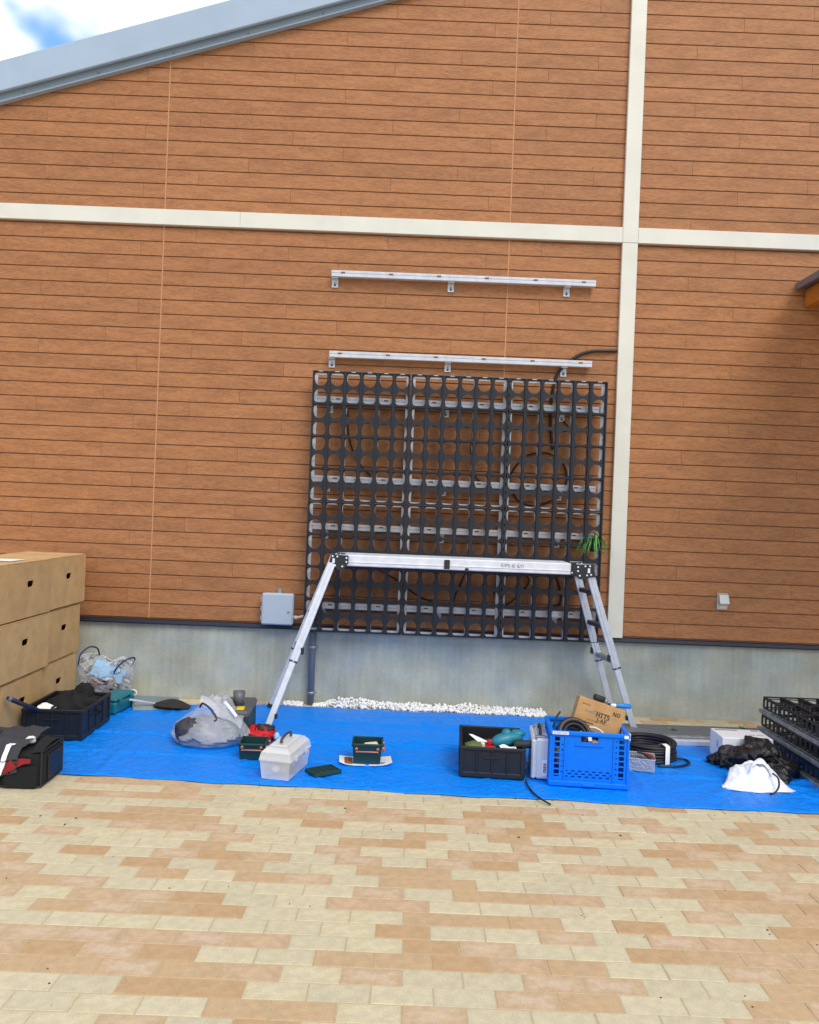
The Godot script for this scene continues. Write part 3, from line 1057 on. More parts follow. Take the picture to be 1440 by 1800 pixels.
func build_wall_fittings() -> void:
	# supply cable leaving the trim
	wire("supply_cable", "thick black cable leaving the cream trim and dropping behind the planter grid", [[1084, 617], [1060, 617], [1038, 618], [1015, 626], [990, 645], [976, 668], [968, 720], [969, 760], [972, 790]], [0.012, 0.022, 0.018, 0.016, 0.016, 0.016, 0.016, 0.016, 0.016], 0.0125)
	var o := wire("cable_loop", "round loop of black cable hanging behind the right part of the planter grid", [[900, 830], [925, 802], [960, 796], [988, 812], [996, 845], [975, 876], [940, 889], [912, 880], [897, 856]], 0.014, 0.007, true)
	wire("drip_tube", "thin black tube drooping behind the upper left corner of the planter grid", [[612, 722], [611, 745], [615, 775], [624, 800], [636, 820], [652, 836]], 0.014, 0.0065)
	wire("drip_tube", "thin black tube curving behind the middle of the planter grid", [[838, 728], [832, 760], [828, 800], [832, 830], [846, 850], [860, 862]], 0.014, 0.0055)
	wire("drip_tube", "thin black tube hanging near the right edge of the planter grid", [[990, 740], [1006, 760], [1010, 785], [1004, 820], [995, 850], [985, 872]], 0.016, 0.006)
	wire("drip_tube", "thin black tube crossing behind the lower middle of the planter grid", [[640, 990], [690, 1015], [740, 1050], [790, 1062], [803, 1040], [818, 1008]], 0.014, 0.006)
	wire("drip_tube", "thin black tube looping behind the lower right of the planter grid", [[868, 1045], [880, 1018], [915, 1008], [930, 1022], [910, 1048], [890, 1064]], 0.014, 0.006)
	wire("drip_tube", "thin black tube running down behind the lower right corner of the planter grid", [[975, 1005], [985, 1040], [983, 1062], [960, 1068]], 0.014, 0.009)

	# grey junction box
	var a := wp(459, 1097, 0.11)
	var b := wp(516, 1045, 0.11)
	var w := b.x - a.x
	var h := b.y - a.y
	var t := thing("junction_box", "pale blue-grey plastic junction box mounted on the siding just above the concrete base", "junction box", Vector3((a.x + b.x) * 0.5, a.y, 0.001))
	var st := mb()
	cbox(st, Vector3(0, h * 0.5, 0.042), Vector3(w, h, 0.08), 0.014)
	done(st, "body", M.boxgrey, t)
	st = mb()
	cbox(st, Vector3(0, h * 0.5, 0.097), Vector3(w + 0.006, h + 0.006, 0.026), 0.011)
	done(st, "lid", M.boxlid, t)
	st = mb()
	cbox(st, Vector3(0, h + 0.012, 0.012), Vector3(0.034, 0.05, 0.012), 0.003)
	done(st, "mounting_tab", M.zinc, t)
	st = mb()
	cbox(st, Vector3(w * 0.5 - 0.034, h * 0.42, 0.112), Vector3(0.018, 0.014, 0.008), 0.003)
	done(st, "latch", M.inkgrey, t)
	for k in 3:
		st = mb()
		cbox(st, Vector3(-w * 0.5 - 0.006, h * (0.2 + 0.3 * k), 0.085), Vector3(0.012, 0.036, 0.016), 0.003)
		done(st, "hinge", M.boxgrey, t)
	st = mb(false)
	var cx := w * 0.5
	tube(st, curve([Vector3(cx - 0.01, 0.055, 0.045), Vector3(cx + 0.03, 0.056, 0.045), Vector3(cx + 0.07, 0.066, 0.045), Vector3(cx + 0.115, 0.078, 0.045)], 5), 0.011, 10)
	tube(st, [Vector3(cx - 0.002, 0.055, 0.045), Vector3(cx + 0.028, 0.055, 0.045)], 0.016, 12)
	done(st, "conduit_elbow", M.ivory, t)

	# grey conduit in front of the foundation
	t = thing("conduit_pipe", "dark grey vertical plastic pipe running down the concrete base behind the platform leg", "pipe", Vector3(-0.745, 0.0, 0.03))
	st = mb(false)
	tube(st, [Vector3(0, 0.0, 0), Vector3(0, 0.82, 0)], 0.027, 16)
	done(st, "pipe", M.pvc, t)
	for y in [0.09, 0.46]:
		st = mb(false)
		tube(st, [Vector3(0, y, 0), Vector3(0, y + 0.02, 0)], 0.031, 16)
		bx(st, Vector3(0, y + 0.01, -0.028), Vector3(0.08, 0.02, 0.006))
		done(st, "clamp", M.zinc, t)

	# outdoor socket
	a = wp(1261, 1072, 0.03)
	b = wp(1282, 1043, 0.03)
	t = thing("outdoor_socket", "small silver-grey weatherproof outdoor socket on the siding to the right of the trim", "socket", Vector3((a.x + b.x) * 0.5, a.y, 0.0))
	st = mb()
	cbox(st, Vector3(0, 0.068, 0.008), Vector3(0.085, 0.135, 0.016), 0.004)
	done(st, "back_plate", M.socket, t)
	st = mb()
	prism(st, PackedVector2Array([Vector2(0.016, 0.045), Vector2(0.062, 0.045), Vector2(0.068, 0.056), Vector2(0.040, 0.125), Vector2(0.016, 0.130)]), -0.038, 0.038, Transform3D(Basis(Vector3(0, 0, 1), Vector3(0, 1, 0), Vector3(-1, 0, 0)), Vector3.ZERO))
	done(st, "hood", M.socket, t)
	st = mb()
	cbox(st, Vector3(0, 0.030, 0.019), Vector3(0.05, 0.026, 0.008), 0.002)
	done(st, "outlet", M.ivory, t)

# ------------------------------------------------------------------ folding work platform
func build_platform() -> void:
	var t := thing("work_platform", "folding aluminium work platform on splayed ladder legs in front of the planter grid", "work platform", Vector3(0.4, 0, 0.4))
	var o := t.position
	var zf := 0.47
	var zb := 0.17
	var tl := wp(590, 985, zf) - o
	var trr := wp(1031, 1001, zf) - o
	var yt: float = (tl.y + trr.y) * 0.5
	tl.y = yt
	trr.y = yt
	var zc := (zf + zb) * 0.5 - o.z
	# deck: ribbed planks between end caps
	var x0 := wp(603, 990, zf).x - o.x
	var x1 := wp(1004, 1000, zf).x - o.x
	for k in 3:
		var st := mb()
		var dz := (zf - zb) / 3.0
		var zz := zf - o.z - dz * (k + 0.5)
		cbox(st, Vector3((x0 + x1) * 0.5, yt, zz), Vector3(x1 - x0, 0.086, dz - 0.003), 0.006)
		if k == 0:
			cbox(st, Vector3((x0 + x1) * 0.5, yt - 0.012, zz + dz * 0.5), Vector3(x1 - x0, 0.008, 0.006), 0.002)
		done(st, "deck_plank", M.aludeck, t)
		st = mb()
		for q in 5:
			bx(st, Vector3((x0 + x1) * 0.5, yt + 0.0445, zz - dz * 0.4 + dz * 0.2 * q), Vector3(x1 - x0 - 0.02, 0.003, 0.006))
		done(st, "anti_slip_ribs", M.alu, t)
	for px in [[786, 0.052, 0.046], [821, 0.032, -0.036]]:
		var st := mb()
		var c := wp(px[0], 992, zf).x - o.x
		cbox(st, Vector3(c, yt + (px[2] if px[2] < 0 else 0.0), zf - o.z + 0.006), Vector3(px[1] * 0.8, 0.07 if px[2] > 0 else 0.028, 0.014), 0.003)
		done(st, "deck_clip", M.ink, t)
	lettering("F/PS JE 4/0", 0.026, M.inkgrey, t, at(Vector3(wp(901, 994, zf).x - o.x, yt + 0.006, zf - o.z + 0.0005)))
	# legs
	var feet := [[tl.x - 0.01, gp(468, 1286) - o, zf - o.z], [trr.x + 0.012, gp(1115, 1287) - o, zf - o.z], [tl.x - 0.035, Vector3(-1.038, 0, 0.22) - o, zb - o.z], [trr.x - 0.03, Vector3(1.70, 0, 0.13) - o, zb - o.z]]
	var legs := []
	for i in 4:
		var top := Vector3(feet[i][0], yt + 0.02, feet[i][2])
		var foot: Vector3 = feet[i][1]
		foot.y = 0.012
		var L := part("leg", t)
		var mid := top.lerp(foot, 0.62)
		legs.append([top, foot])
		var st := mb()
		bar(st, top, mid, 0.058, 0.030)
		bar(st, top.lerp(mid, 0.02) + Vector3(0, 0, 0.015), mid + Vector3(0, 0, 0.015), 0.012, 0.006, Vector3(0, 0, 1), 0.002)
		done(st, "upper_tube", M.alu2, L)
		st = mb()
		bar(st, mid, foot.lerp(mid, 0.03), 0.046, 0.024)
		done(st, "extension_tube", M.alu, L)
		st = mb()
		bar(st, mid.lerp(top, 0.012), mid.lerp(foot, 0.012), 0.062, 0.034)
		done(st, "collar", M.handled, L)
		st = mb()
		bar(st, foot.lerp(mid, 0.06), foot, 0.060, 0.040)
		done(st, "rubber_foot", M.ink if i != 1 else M.zinc, L)
		st = mb()
		var dirx := signf(foot.x - top.x)
		var lk := top.lerp(mid, 0.90)
		cbox(st, lk + Vector3(-dirx * 0.036, 0, 0), Vector3(0.022, 0.05, 0.03), 0.004)
		done(st, "locking_lever", M.ink, L)
		st = mb()
		cbox(st, foot.lerp(mid, 0.2) + Vector3(-dirx * 0.03, 0, 0), Vector3(0.02, 0.035, 0.026), 0.004)
		done(st, "locking_lever", M.ink, L)
	# rungs join the front and rear leg at either end
	for e in [[0, 2], [1, 3]]:
		for k in [0.16, 0.37, 0.58]:
			var a: Vector3 = legs[e[0]][0].lerp(legs[e[0]][1], k)
			var b: Vector3 = legs[e[1]][0].lerp(legs[e[1]][1], k)
			var st := mb()
			bar(st, a, b, 0.042, 0.034, Vector3.UP)
			done(st, "rung", M.handled if k < 0.5 else M.zinc, t)
	# hinges
	for s in [[tl.x, 1.0], [trr.x, -1.0]]:
		for zz in [zf - o.z, zb - o.z]:
			var h := part("hinge", t)
			var st := mb()
			var z1: float = zz + 0.018
			var d: float = s[1]
			var poly := PackedVector2Array([Vector2(-0.03, 0.045), Vector2(0.10, 0.035), Vector2(0.10, -0.02), Vector2(0.07, -0.065), Vector2(0.03, -0.075), Vector2(0.0, -0.055), Vector2(-0.055, -0.05)])
			if d < 0:
				poly = PackedVector2Array([Vector2(0.045, 0.045), Vector2(-0.10, 0.035), Vector2(-0.10, -0.02), Vector2(-0.06, -0.07), Vector2(-0.01, -0.075), Vector2(0.02, -0.055), Vector2(0.065, -0.05)])
			prism(st, poly, z1, z1 + 0.012, at(Vector3(s[0], yt, 0)))
			done(st, "hinge_plate", M.ink, h)
			st = mb()
			cbox(st, Vector3(s[0] - d * 0.012, yt - 0.005, z1 + 0.015), Vector3(0.018, 0.036, 0.008), 0.002, Transform3D(Basis.IDENTITY, Vector3.ZERO))
			done(st, "label_plate", M.white, h)
			for q in [[-0.02, 0.03], [0.015, 0.028], [-0.03, -0.035], [0.0, -0.04], [0.05 * 1.1, -0.045], [0.085, 0.02], [0.085, -0.01]]:
				if d < 0 and q[0] > 0.08: q = [0.07, q[1]]
				st = mb()
				lathe(st, [Vector2(0, 0.006), Vector2(0.0065, 0.005), Vector2(0.0075, 0.0)], 8, Transform3D(Basis(Vector3(1, 0, 0), PI * 0.5), Vector3(s[0] + d * q[0], yt + q[1], z1 + 0.012)))
				done(st, "rivet", M.white, h)
			st = mb()
			cbox(st, Vector3(s[0] + d * (0.04 if d > 0 else 0.02), yt + 0.03, zz), Vector3(0.11, 0.03, 0.03), 0.005)
			done(st, "end_bracket", M.zinc, h)

# ------------------------------------------------------------------ cartons
# the printed end with its hand hole faces +x; origin at the middle of the base
func carton(label: String, p: Vector3, s: Vector3, turn: float, alt: bool, hole := 0.60) -> void:
	var t := thing("cardboard_box", label, "cardboard box", p, turn, "cardboard boxes stacked against the wall")
	var m: Material = M.card2 if alt else M.card
	var hx := s.x * 0.5
	var hw := 0.046
	var hh := 0.022
	var hy := s.y * hole
	# end wall built round the hole
	var st := mb()
	var tk := 0.008
	# hollow: floor, lid, two long sides and the far end; the near end is the flap with its hole
	cbox(st, Vector3(-tk * 0.5, 0.006, 0), Vector3(s.x - tk, 0.008, s.z), 0.003)
	cbox(st, Vector3(-tk * 0.5, s.y - 0.006, 0), Vector3(s.x - tk, 0.008, s.z), 0.003)
	for sg in [-1.0, 1.0]:
		cbox(st, Vector3(-tk * 0.5, s.y * 0.5, sg * (s.z * 0.5 - 0.0045)), Vector3(s.x - tk, s.y - 0.0185, 0.008), 0.003)
	cbox(st, Vector3(-hx + 0.004, s.y * 0.5, 0), Vector3(0.008, s.y - 0.0185, s.z - 0.018), 0.003)
	done(st, "carton_body", M.card if not alt else M.card2, t)
	st = mb()
	var n := 20
	var inn := []
	var outp := []
	for i in n:
		var a := TAU * i / n
		var q := Vector2(signf(cos(a)) * pow(absf(cos(a)), 0.45) * hw, signf(sin(a)) * pow(absf(sin(a)), 0.7) * hh)
		inn.append(q + Vector2(0, hy))
	var rim := PackedVector2Array()
	for q in inn: rim.append(q)
	var H := s.z * 0.5 - 0.006
	var top := s.y - 0.010
	# plate: strips from the hole to the edge of the end wall
	for i in n:
		var a: Vector2 = inn[i]
		var b: Vector2 = inn[(i + 1) % n]
		var ext := func(v: Vector2) -> Vector2:
			var d := (v - Vector2(0, hy)).normalized()
			var tt := 1e9
			if absf(d.x) > 1e-6: tt = minf(tt, H / absf(d.x))
			if d.y > 1e-6: tt = minf(tt, (top - hy) / d.y)
			if d.y < -1e-6: tt = minf(tt, (0.008 - hy) / d.y)
			return Vector2(0, hy) + d * tt
		var e: Vector2 = ext.call(b)
		var f: Vector2 = ext.call(a)
		quad(st, Vector3(hx, a.y, a.x), Vector3(hx, b.y, b.x), Vector3(hx, e.y, e.x), Vector3(hx, f.y, f.x), Vector3(1, 0, 0))
		if absf(e.x - f.x) > 1e-5 and absf(e.y - f.y) > 1e-5:
			var cz := H * signf(e.x + f.x)
			var cy := top if e.y + f.y > 2 * hy else 0.008
			tri(st, Vector3(hx, e.y, e.x), Vector3(hx, f.y, f.x), Vector3(hx, cy, cz), Vector3(1, 0, 0))
		# edge of the board inside the hole
		quad(st, Vector3(hx, a.y, a.x), Vector3(hx, b.y, b.x), Vector3(hx - tk, b.y, b.x), Vector3(hx - tk, a.y, a.x), Vector3(0, hy - a.y, -a.x))
	for q in [[-H, -H, 0.008, top], [H, H, 0.008, top]]:
		quad(st, Vector3(hx, q[2], q[0]), Vector3(hx, q[3], q[0]), Vector3(hx - tk, q[3], q[0]), Vector3(hx - tk, q[2], q[0]), Vector3(0, 0, q[0]))
	for q in [0.008, top]:
		quad(st, Vector3(hx, q, -H), Vector3(hx, q, H), Vector3(hx - tk, q, H), Vector3(hx - tk, q, -H), Vector3(0, q - s.y * 0.5, 0))
	done(st, "end_flap", m, t)
	# tape over the top seam
	st = mb()
	bx(st, Vector3(0, s.y - 0.0012, 0), Vector3(s.x - 0.02, 0.0008, 0.05))
	done(st, "tape", M.tape, t)

func build_cartons() -> void:
	var W := 0.46
	var X := -2.555
	# [z far, z near, shift, label]
	var rows := [
		[[0.30, 0.94, 0.0, "bottom cardboard box of the stack standing against the concrete base"], [0.965, 1.54, 0.030, "bottom cardboard box behind the black crate with the pipe"]],
		[[0.25, 0.86, -0.002, "middle cardboard box of the stack against the wall"], [0.880, 1.62, 0.034, "wide middle cardboard box of the front stack"]],
		[[0.19, 0.84, 0.004, "top cardboard box of the stack against the wall"], [0.862, 1.52, 0.028, "top cardboard box with a white paper sticker on its lid"], [1.53, 2.1, 0.03, "top cardboard box at the open end of the stack, cut by the picture edge"]]]
	var hs := [0.392, 0.384, 0.384]
	var y := 0.012
	for j in 3:
		for i in rows[j].size():
			var q = rows[j][i]
			carton(q[3], Vector3(X - W * 0.5 + q[2], y, (q[0] + q[1]) * 0.5), Vector3(W, hs[j] - 0.002, q[1] - q[0]), rng.randf_range(-0.012, 0.012), (i + j) % 2 == 1)
		if j < 2:
			# the box under the open end, so that nothing hangs in the air
			carton("%s cardboard box at the open end of the stack, below the topmost one" % ["bottom", "middle"][j], Vector3(X - W * 0.5 - 0.02, y, 1.95 + 0.02 * j), Vector3(W, hs[j] - 0.002, 0.60), 0.0, true)
		y += hs[j]
	var st := mb()
	bx(st, Vector3(0, 0.0012, 0), Vector3(0.16, 0.001, 0.2))
	var o := done(st, "paper_sticker", M.paper)
	o.position = Vector3(X - 0.13, y, 1.22)
	tag(o, "white paper slip lying on a top cardboard box", "paper")

# ------------------------------------------------------------------ crates and bins
# open crate, origin at the middle of its base
func crate_body(t: Node3D, s: Vector3, m: Material, tk := 0.008, ribs := 3) -> void:
	var st := mb()
	bx(st, Vector3(0, 0.006, 0), Vector3(s.x - 0.02, 0.012, s.z - 0.02))
	done(st, "floor_panel", m, t)
	for k in 4:
		var along := s.x if k % 2 == 0 else s.z
		var off := (s.z if k % 2 == 0 else s.x) * 0.5
		var xf := Transform3D(Basis(Vector3.UP, PI * 0.5 * k), Vector3.ZERO)
		st = mb()
		cbox(st, Vector3(0, s.y * 0.5, off - 0.012), Vector3(along - 0.024, s.y - 0.004, tk), 0.002, xf)
		# rim, foot and upright ribs stand proud
		cbox(st, Vector3(0, s.y - 0.010, off - 0.007), Vector3(along, 0.022, 0.020), 0.004, xf)
		cbox(st, Vector3(0, 0.018, off - 0.007), Vector3(along - 0.012, 0.030, 0.014), 0.004, xf)
		for i in ribs + 2:
			var xx := lerpf(-along * 0.5 + 0.014, along * 0.5 - 0.014, float(i) / (ribs + 1))
			cbox(st, Vector3(xx, s.y * 0.5, off - 0.0055), Vector3(0.014 if (i > 0 and i < ribs + 1) else 0.026, s.y - 0.03, 0.012), 0.003, xf)
		cbox(st, Vector3(0, s.y * 0.66, off - 0.005), Vector3(along / (ribs + 1), 0.008, 0.014), 0.002, xf)
		done(st, "side_wall", m, t)

func build_left() -> void:
	# black crate with pipe and cloth
	var fr := gp(143, 1306)
	var t := thing("black_crate", "black plastic crate holding a dark pipe and black cloth, beside the cardboard boxes", "crate", Vector3(fr.x - 0.205, 0.011, fr.z - 0.27), 0.02)
	crate_body(t, Vector3(0.40, 0.20, 0.54), M.black)
	var c := t.position
	var st := mb(false)
	blob(st, Vector3(0.0, 0.0, 0.0), Vector3(0.15, 0.10, 0.20), 0.5, 2.2, 5, 26, 14, -0.10, true)
	blob(st, Vector3(0.03, 0.10, -0.13), Vector3(0.07, 0.06, 0.06), 0.35, 2.0, 6, 16, 10)
	var o := done(st, "black_cloth", M.blackcloth)
	o.position = c + Vector3(0.02, 0.13, -0.02)
	tag(o, "crumpled black cloth heaped in the crate with the pipe", "cloth")
	st = mb(false)
	var a := wp(14, 1227, 1.52)
	var b := wp(84, 1256, 1.25)
	tube(st, [a, a.lerp(b, 0.5), b + (b - a) * 0.5], 0.015, 14)
	o = done(st, "pipe", M.navy)
	o.material_override = mat(rgb(30, 34, 58), 0.4)
	tag(o, "dark navy pipe sticking up out of the black crate", "pipe")
	st = mb()
	tube(st, [a - (b - a).normalized() * 0.001, a + (b - a).normalized() * 0.02], 0.0165, 14)
	done(st, "end_ring", M.zinc, o)
	st = mb()
	tube(st, [a - (b - a).normalized() * 0.002, a - (b - a).normalized() * 0.001], 0.011, 14)
	done(st, "bore", M.ink, o)
	st = mb()
	sheet(st, 5, 5, func(u, v): return Vector3((u - 0.5) * 0.12, 0.02 * sin(u * 5.0 + v * 3.0), (v - 0.5) * 0.08))
	o = done(st, "white_paper", M.paper)
	o.position = c + Vector3(-0.06, 0.19, 0.19)
	o.rotation = Vector3(0.35, 0.3, 0.1)
	tag(o, "crumpled white paper in the crate with the pipe", "paper")

	# tool bag with jacket
	var p := gp(65, 1388)
	var q := gp(108, 1362)
	var dz := p.z - q.z + 0.05
	t = thing("tool_bag", "open black canvas tool bag in front of the cardboard boxes, a dark jacket over it", "tool bag", Vector3(p.x - 0.30, 0.0, p.z - dz * 0.5), 0.03)
	st = mb()
	cbox(st, Vector3(0, 0.10, 0), Vector3(0.62, 0.20, dz), 0.022)
	done(st, "bag_body", M.blackcloth, t)
	st = mb()
	for zz in [-1.0, 1.0]:
		bar(st, Vector3(-0.30, 0.012, zz * dz * 0.5), Vector3(0.305, 0.012, zz * dz * 0.5), 0.010, 0.010)
		bar(st, Vector3(0.308, 0.01, zz * (dz * 0.5 - 0.004)), Vector3(0.308, 0.20, zz * (dz * 0.5 - 0.004)), 0.010, 0.010)
	bar(st, Vector3(0.308, 0.012, -dz * 0.5), Vector3(0.308, 0.012, dz * 0.5), 0.01, 0.01, Vector3.UP)
	bar(st, Vector3(0.308, 0.2, -dz * 0.5), Vector3(0.308, 0.2, dz * 0.5), 0.01, 0.01, Vector3.UP)
	done(st, "piping", M.ink, t)
	st = mb()
	for k in 3:
		st = mb()
		cbox(st, Vector3(-0.2 + 0.2 * k, 0.065, dz * 0.5 + 0.008), Vector3(0.18, 0.12, 0.02), 0.008)
		done(st, "front_pocket", M.blackcloth, t)
	st = mb()
	cbox(st, Vector3(0.316, 0.095, -0.02), Vector3(0.012, 0.14, dz * 0.62), 0.005)
	done(st, "end_pocket", M.black, t)
	st = mb(false)
	sheet(st, 8, 14, func(u, v):
		var y = 0.205 + 0.045 * sin(v * PI) * (0.4 + 0.6 * u)
		return Vector3(0.312 - 0.06 * u, y - 0.01 * u, lerpf(-dz * 0.5, dz * 0.5, v)), Vector3.UP)
	done(st, "end_flap", M.blackcloth, t)
	var bp := t.position
	# jacket lying over the bag
	var jn := noise(71, 1.0, 3)
	var jr := noise(72, 1.0, 2, true)
	var jf := func(u, v):
		# over the top of the bag, round its front edge, then hanging down
		var x: float = lerpf(-0.36, 0.235, u)
		var top_l := dz * 1.02
		var run: float = v * (top_l + 0.13 + 0.02 * sin(x * 14.0))
		var y := 0.248 + 0.026 * jn.get_noise_2d(x * 4.0, run * 4.0) + 0.010 * jr.get_noise_2d(x * 5.0 + 4.0, run * 6.0)
		var z: float = -dz * 0.52 + minf(run, top_l)
		var hang := maxf(0.0, run - top_l)
		y -= 0.03 * smoothstep(top_l - 0.08, top_l, run) + hang
		z += 0.030 * smoothstep(0.0, 0.06, hang) + 0.008 * sin(x * 24.0) * clampf(hang * 12.0, 0, 1)
		x -= 0.03 * v + 0.012 * sin(run * 20.0) * smoothstep(0.85, 1.0, u)
		return Vector3(x, y, z)
	st = mb(false)
	sheet(st, 40, 30, jf)
	var j := done(st, "jacket", M.jacket)
	j.position = bp
	tag(j, "dark grey work jacket with a white reflective stripe draped on the tool bag", "jacket")
	st = mb(false)
	sheet(st, 3, 18, func(u, v): return jf.call(0.86 + 0.05 * u - 0.06 * v, 0.62 + 0.375 * v) + Vector3(0, 0.005, 0.005))
	done(st, "reflective_stripe", M.reflect, j)
	st = mb(false)
	sheet(st, 14, 14, func(u, v):
		var k := Vector2(u - 0.5, v - 0.5)
		return jf.call(clampf(0.25 + 0.42 * u, 0, 1), 0.34 + 0.5 * v) + Vector3(0, 0.010 + 0.01 * (0.25 - k.length_squared()), 0.006))
	done(st, "jacket_flap", M.jacket2, j)
	st = mb(false)
	sheet(st, 16, 8, func(u, v): return Vector3(lerpf(-0.3, 0.27, u), 0.172 - 0.085 * v * (0.62 + 0.38 * sin(u * 11.0)), dz * 0.5 + 0.020 + 0.006 * v + 0.004 * sin(u * 26.0)), Vector3(0, 0, 1))
	var rc := done(st, "red_cloth", M.darkred)
	rc.position = bp
	tag(rc, "dark red cloth peeping out of the tool bag under the jacket", "cloth")
	st = mb(false)
	blob(st, Vector3(0, 0, 0), Vector3(0.03, 0.022, 0.025), 0.3, 2.0, 3, 12, 8)
	var wb := done(st, "white_bottle_cap", M.white)
	wb.position = bp + Vector3(0.20, 0.235, 0.03)
	tag(wb, "small white round cap showing in the mouth of the tool bag", "cap")

	# teal tool case behind the crate
	a = gp(170, 1258)
	t = thing("teal_case", "small teal plastic case on the tarp between the black crate and the dustpan", "case", Vector3(a.x + 0.075, 0.012, a.z - 0.16), -0.12)
	st = mb()
	cbox(st, Vector3(0, 0.045, 0), Vector3(0.17, 0.088, 0.32), 0.012)
	done(st, "case_body", M.teal, t)
	st = mb()
	cbox(st, Vector3(0, 0.105, 0), Vector3(0.174, 0.028, 0.324), 0.012)
	done(st, "lid", M.teal, t)
	for k in [-0.09, 0.09]:
		st = mb()
		cbox(st, Vector3(0.09, 0.085, k), Vector3(0.012, 0.05, 0.04), 0.004)
		done(st, "latch", M.teal, t)
	# clear bag standing by the boxes
	var cb := Vector3(-2.345, 0.012, 0.225)
	t = thing("clear_tote_bag", "upright clear plastic bag with navy rope handles holding brown scraps, against the concrete base", "plastic bag", cb)
	st = mb(false)
	var bn := noise(81, 1.0, 3)
	var bagf := func(u, v):
		var an: float = u * TAU
		var R := lerpf(0.165, 0.205, v)
		var sq := 1.0 + 0.10 * cos(4.0 * an)
		var k = 1.0 + 0.13 * bn.get_noise_3d(cos(an) * 1.6, v * 2.6, sin(an) * 1.6) * (0.35 + 0.65 * v)
		if v < 0.03: k *= 0.05
		var top := 0.315 + 0.045 * sin(an * 2.0 + 0.4) + 0.02 * bn.get_noise_2d(cos(an) * 3.0, sin(an) * 3.0)
		return Vector3(cos(an) * R * sq * k * 1.02, top * v, sin(an) * R * 0.62 * sq * k)
	sheet(st, 40, 16, bagf, Vector3.UP)
	done(st, "bag_film", M.clear, t)
	st = mb(false)
	var rimp := []
	for i in 40: rimp.append(bagf.call(i / 40.0, 1.0))
	tube(st, rimp, 0.005, 6, true)
	done(st, "rolled_rim", M.milky, t)
	st = mb(false)
	tube(st, curve([Vector3(-0.195, 0.29, 0.07), Vector3(-0.185, 0.37, 0.06), Vector3(-0.135, 0.425, 0.02), Vector3(-0.09, 0.41, -0.03), Vector3(-0.085, 0.35, -0.07)], 6), 0.0062, 8)
	done(st, "handle", M.navy, t)
	st = mb(false)
	tube(st, curve([Vector3(0.095, 0.24, 0.10), Vector3(0.12, 0.29, 0.10), Vector3(0.175, 0.345, 0.07), Vector3(0.225, 0.355, 0.02), Vector3(0.20, 0.30, -0.03)], 6), 0.0062, 8)
	done(st, "handle", M.navy, t)
	var r := RandomNumberGenerator.new()
	r.seed = 21
	var mats := [M.brown, M.brown2, M.beige, M.brown, M.foildark]
	for i in 46:
		st = mb(false)
		blob(st, Vector3.ZERO, Vector3(r.randf_range(0.02, 0.045), r.randf_range(0.012, 0.03), r.randf_range(0.02, 0.035)), 0.7, 1.5, 200 + i, 10, 7)
		var an := r.randf() * TAU
		var rr := sqrt(r.randf())
		var s := done(st, "scrap", mats[i % 5], t)
		s.position = Vector3(cos(an) * rr * 0.135, 0.02 + 0.165 * r.randf() * (1.0 - 0.3 * rr), sin(an) * rr * 0.075)
		s.rotation = Vector3(r.randf() * 3.0, r.randf() * 3.0, r.randf() * 3.0)
	st = mb()
	cbox(st, Vector3(0, 0, 0), Vector3(0.25, 0.13, 0.018), 0.004, at(Vector3(0.015, 0.225, 0.0), 0.25, -0.3, -0.42))
	done(st, "blue_folder", M.lightblue, t)
	# roll of string beside it
	t = thing("tape_ring", "thin white ring standing beside the clear bag of scraps", "ring", Vector3(-2.135, 0.012, 0.205))
	st = mb(false)
	var ring := []
	for i in 20: ring.append(Vector3(cos(TAU * i / 20) * 0.030, 0.068 + sin(TAU * i / 20) * 0.024, 0.0))
	tube(st, ring, 0.006, 8, true)
	done(st, "ring", M.white, t)
	st = mb(false)
	tube(st, [Vector3(-0.005, 0.0, 0.02), Vector3(-0.004, 0.044, 0.0)], 0.008, 8)
	blob(st, Vector3(-0.06, 0.045, 0.0), Vector3(0.035, 0.035, 0.03), 0.3, 2.0, 8, 12, 8)
	done(st, "stand", M.teal, t)

	# dustpan
	var d0 := gp(236, 1250)
	t = thing("dustpan", "pale grey-green plastic dustpan lying on the tarp under the shovel handle", "dustpan", Vector3(d0.x + 0.09, 0.013, d0.z - 0.10), 0.0)
	st = mb()
	prism(st, PackedVector2Array([Vector2(-0.15, 0.09), Vector2(-0.10, -0.10), Vector2(0.17, -0.07), Vector2(0.20, 0.06), Vector2(0.02, 0.12)]), 0.0, 0.004, Transform3D(Basis(Vector3(1, 0, 0), Vector3(0, 0.12, -0.99), Vector3(0, 1, 0)), Vector3(0, 0.002, 0)))
	done(st, "tray", M.dust, t)
	st = mb()
	bar(st, Vector3(-0.15, 0.035, -0.09), Vector3(-0.10, 0.012, 0.105), 0.05, 0.004, Vector3(1, 0, 0), 0.0015)
	bar(st, Vector3(-0.15, 0.035, -0.09), Vector3(0.20, 0.035, -0.08), 0.06, 0.004, Vector3(0, 0, 1), 0.0015)
	done(st, "rim", M.dust, t)
	# shovel: silver handle, dark blade
	var s0 := gp(148, 1219, 0.20)
	s0 = wp(148, 1217, 0.52)
	var s1 := gp(272, 1235, 0.06)
	s1 = wp(272, 1237, 0.34)
	t = thing("shovel", "dark bladed shovel with a silver handle laid across the black crate and the tarp", "shovel", s1)
	st = mb(false)
	tube(st, [s0 - s1, Vector3.ZERO], 0.0105, 12)
	done(st, "handle", M.alu, t)
	st = mb(false)
	var b1 := gp(334, 1247) + Vector3(0, 0.018, 0)
	var ax := (b1 - s1)
	var bl := ax.length()
	ax = ax.normalized()
	var sd := ax.cross(Vector3.UP).normalized()
	var nn := sd.cross(ax)
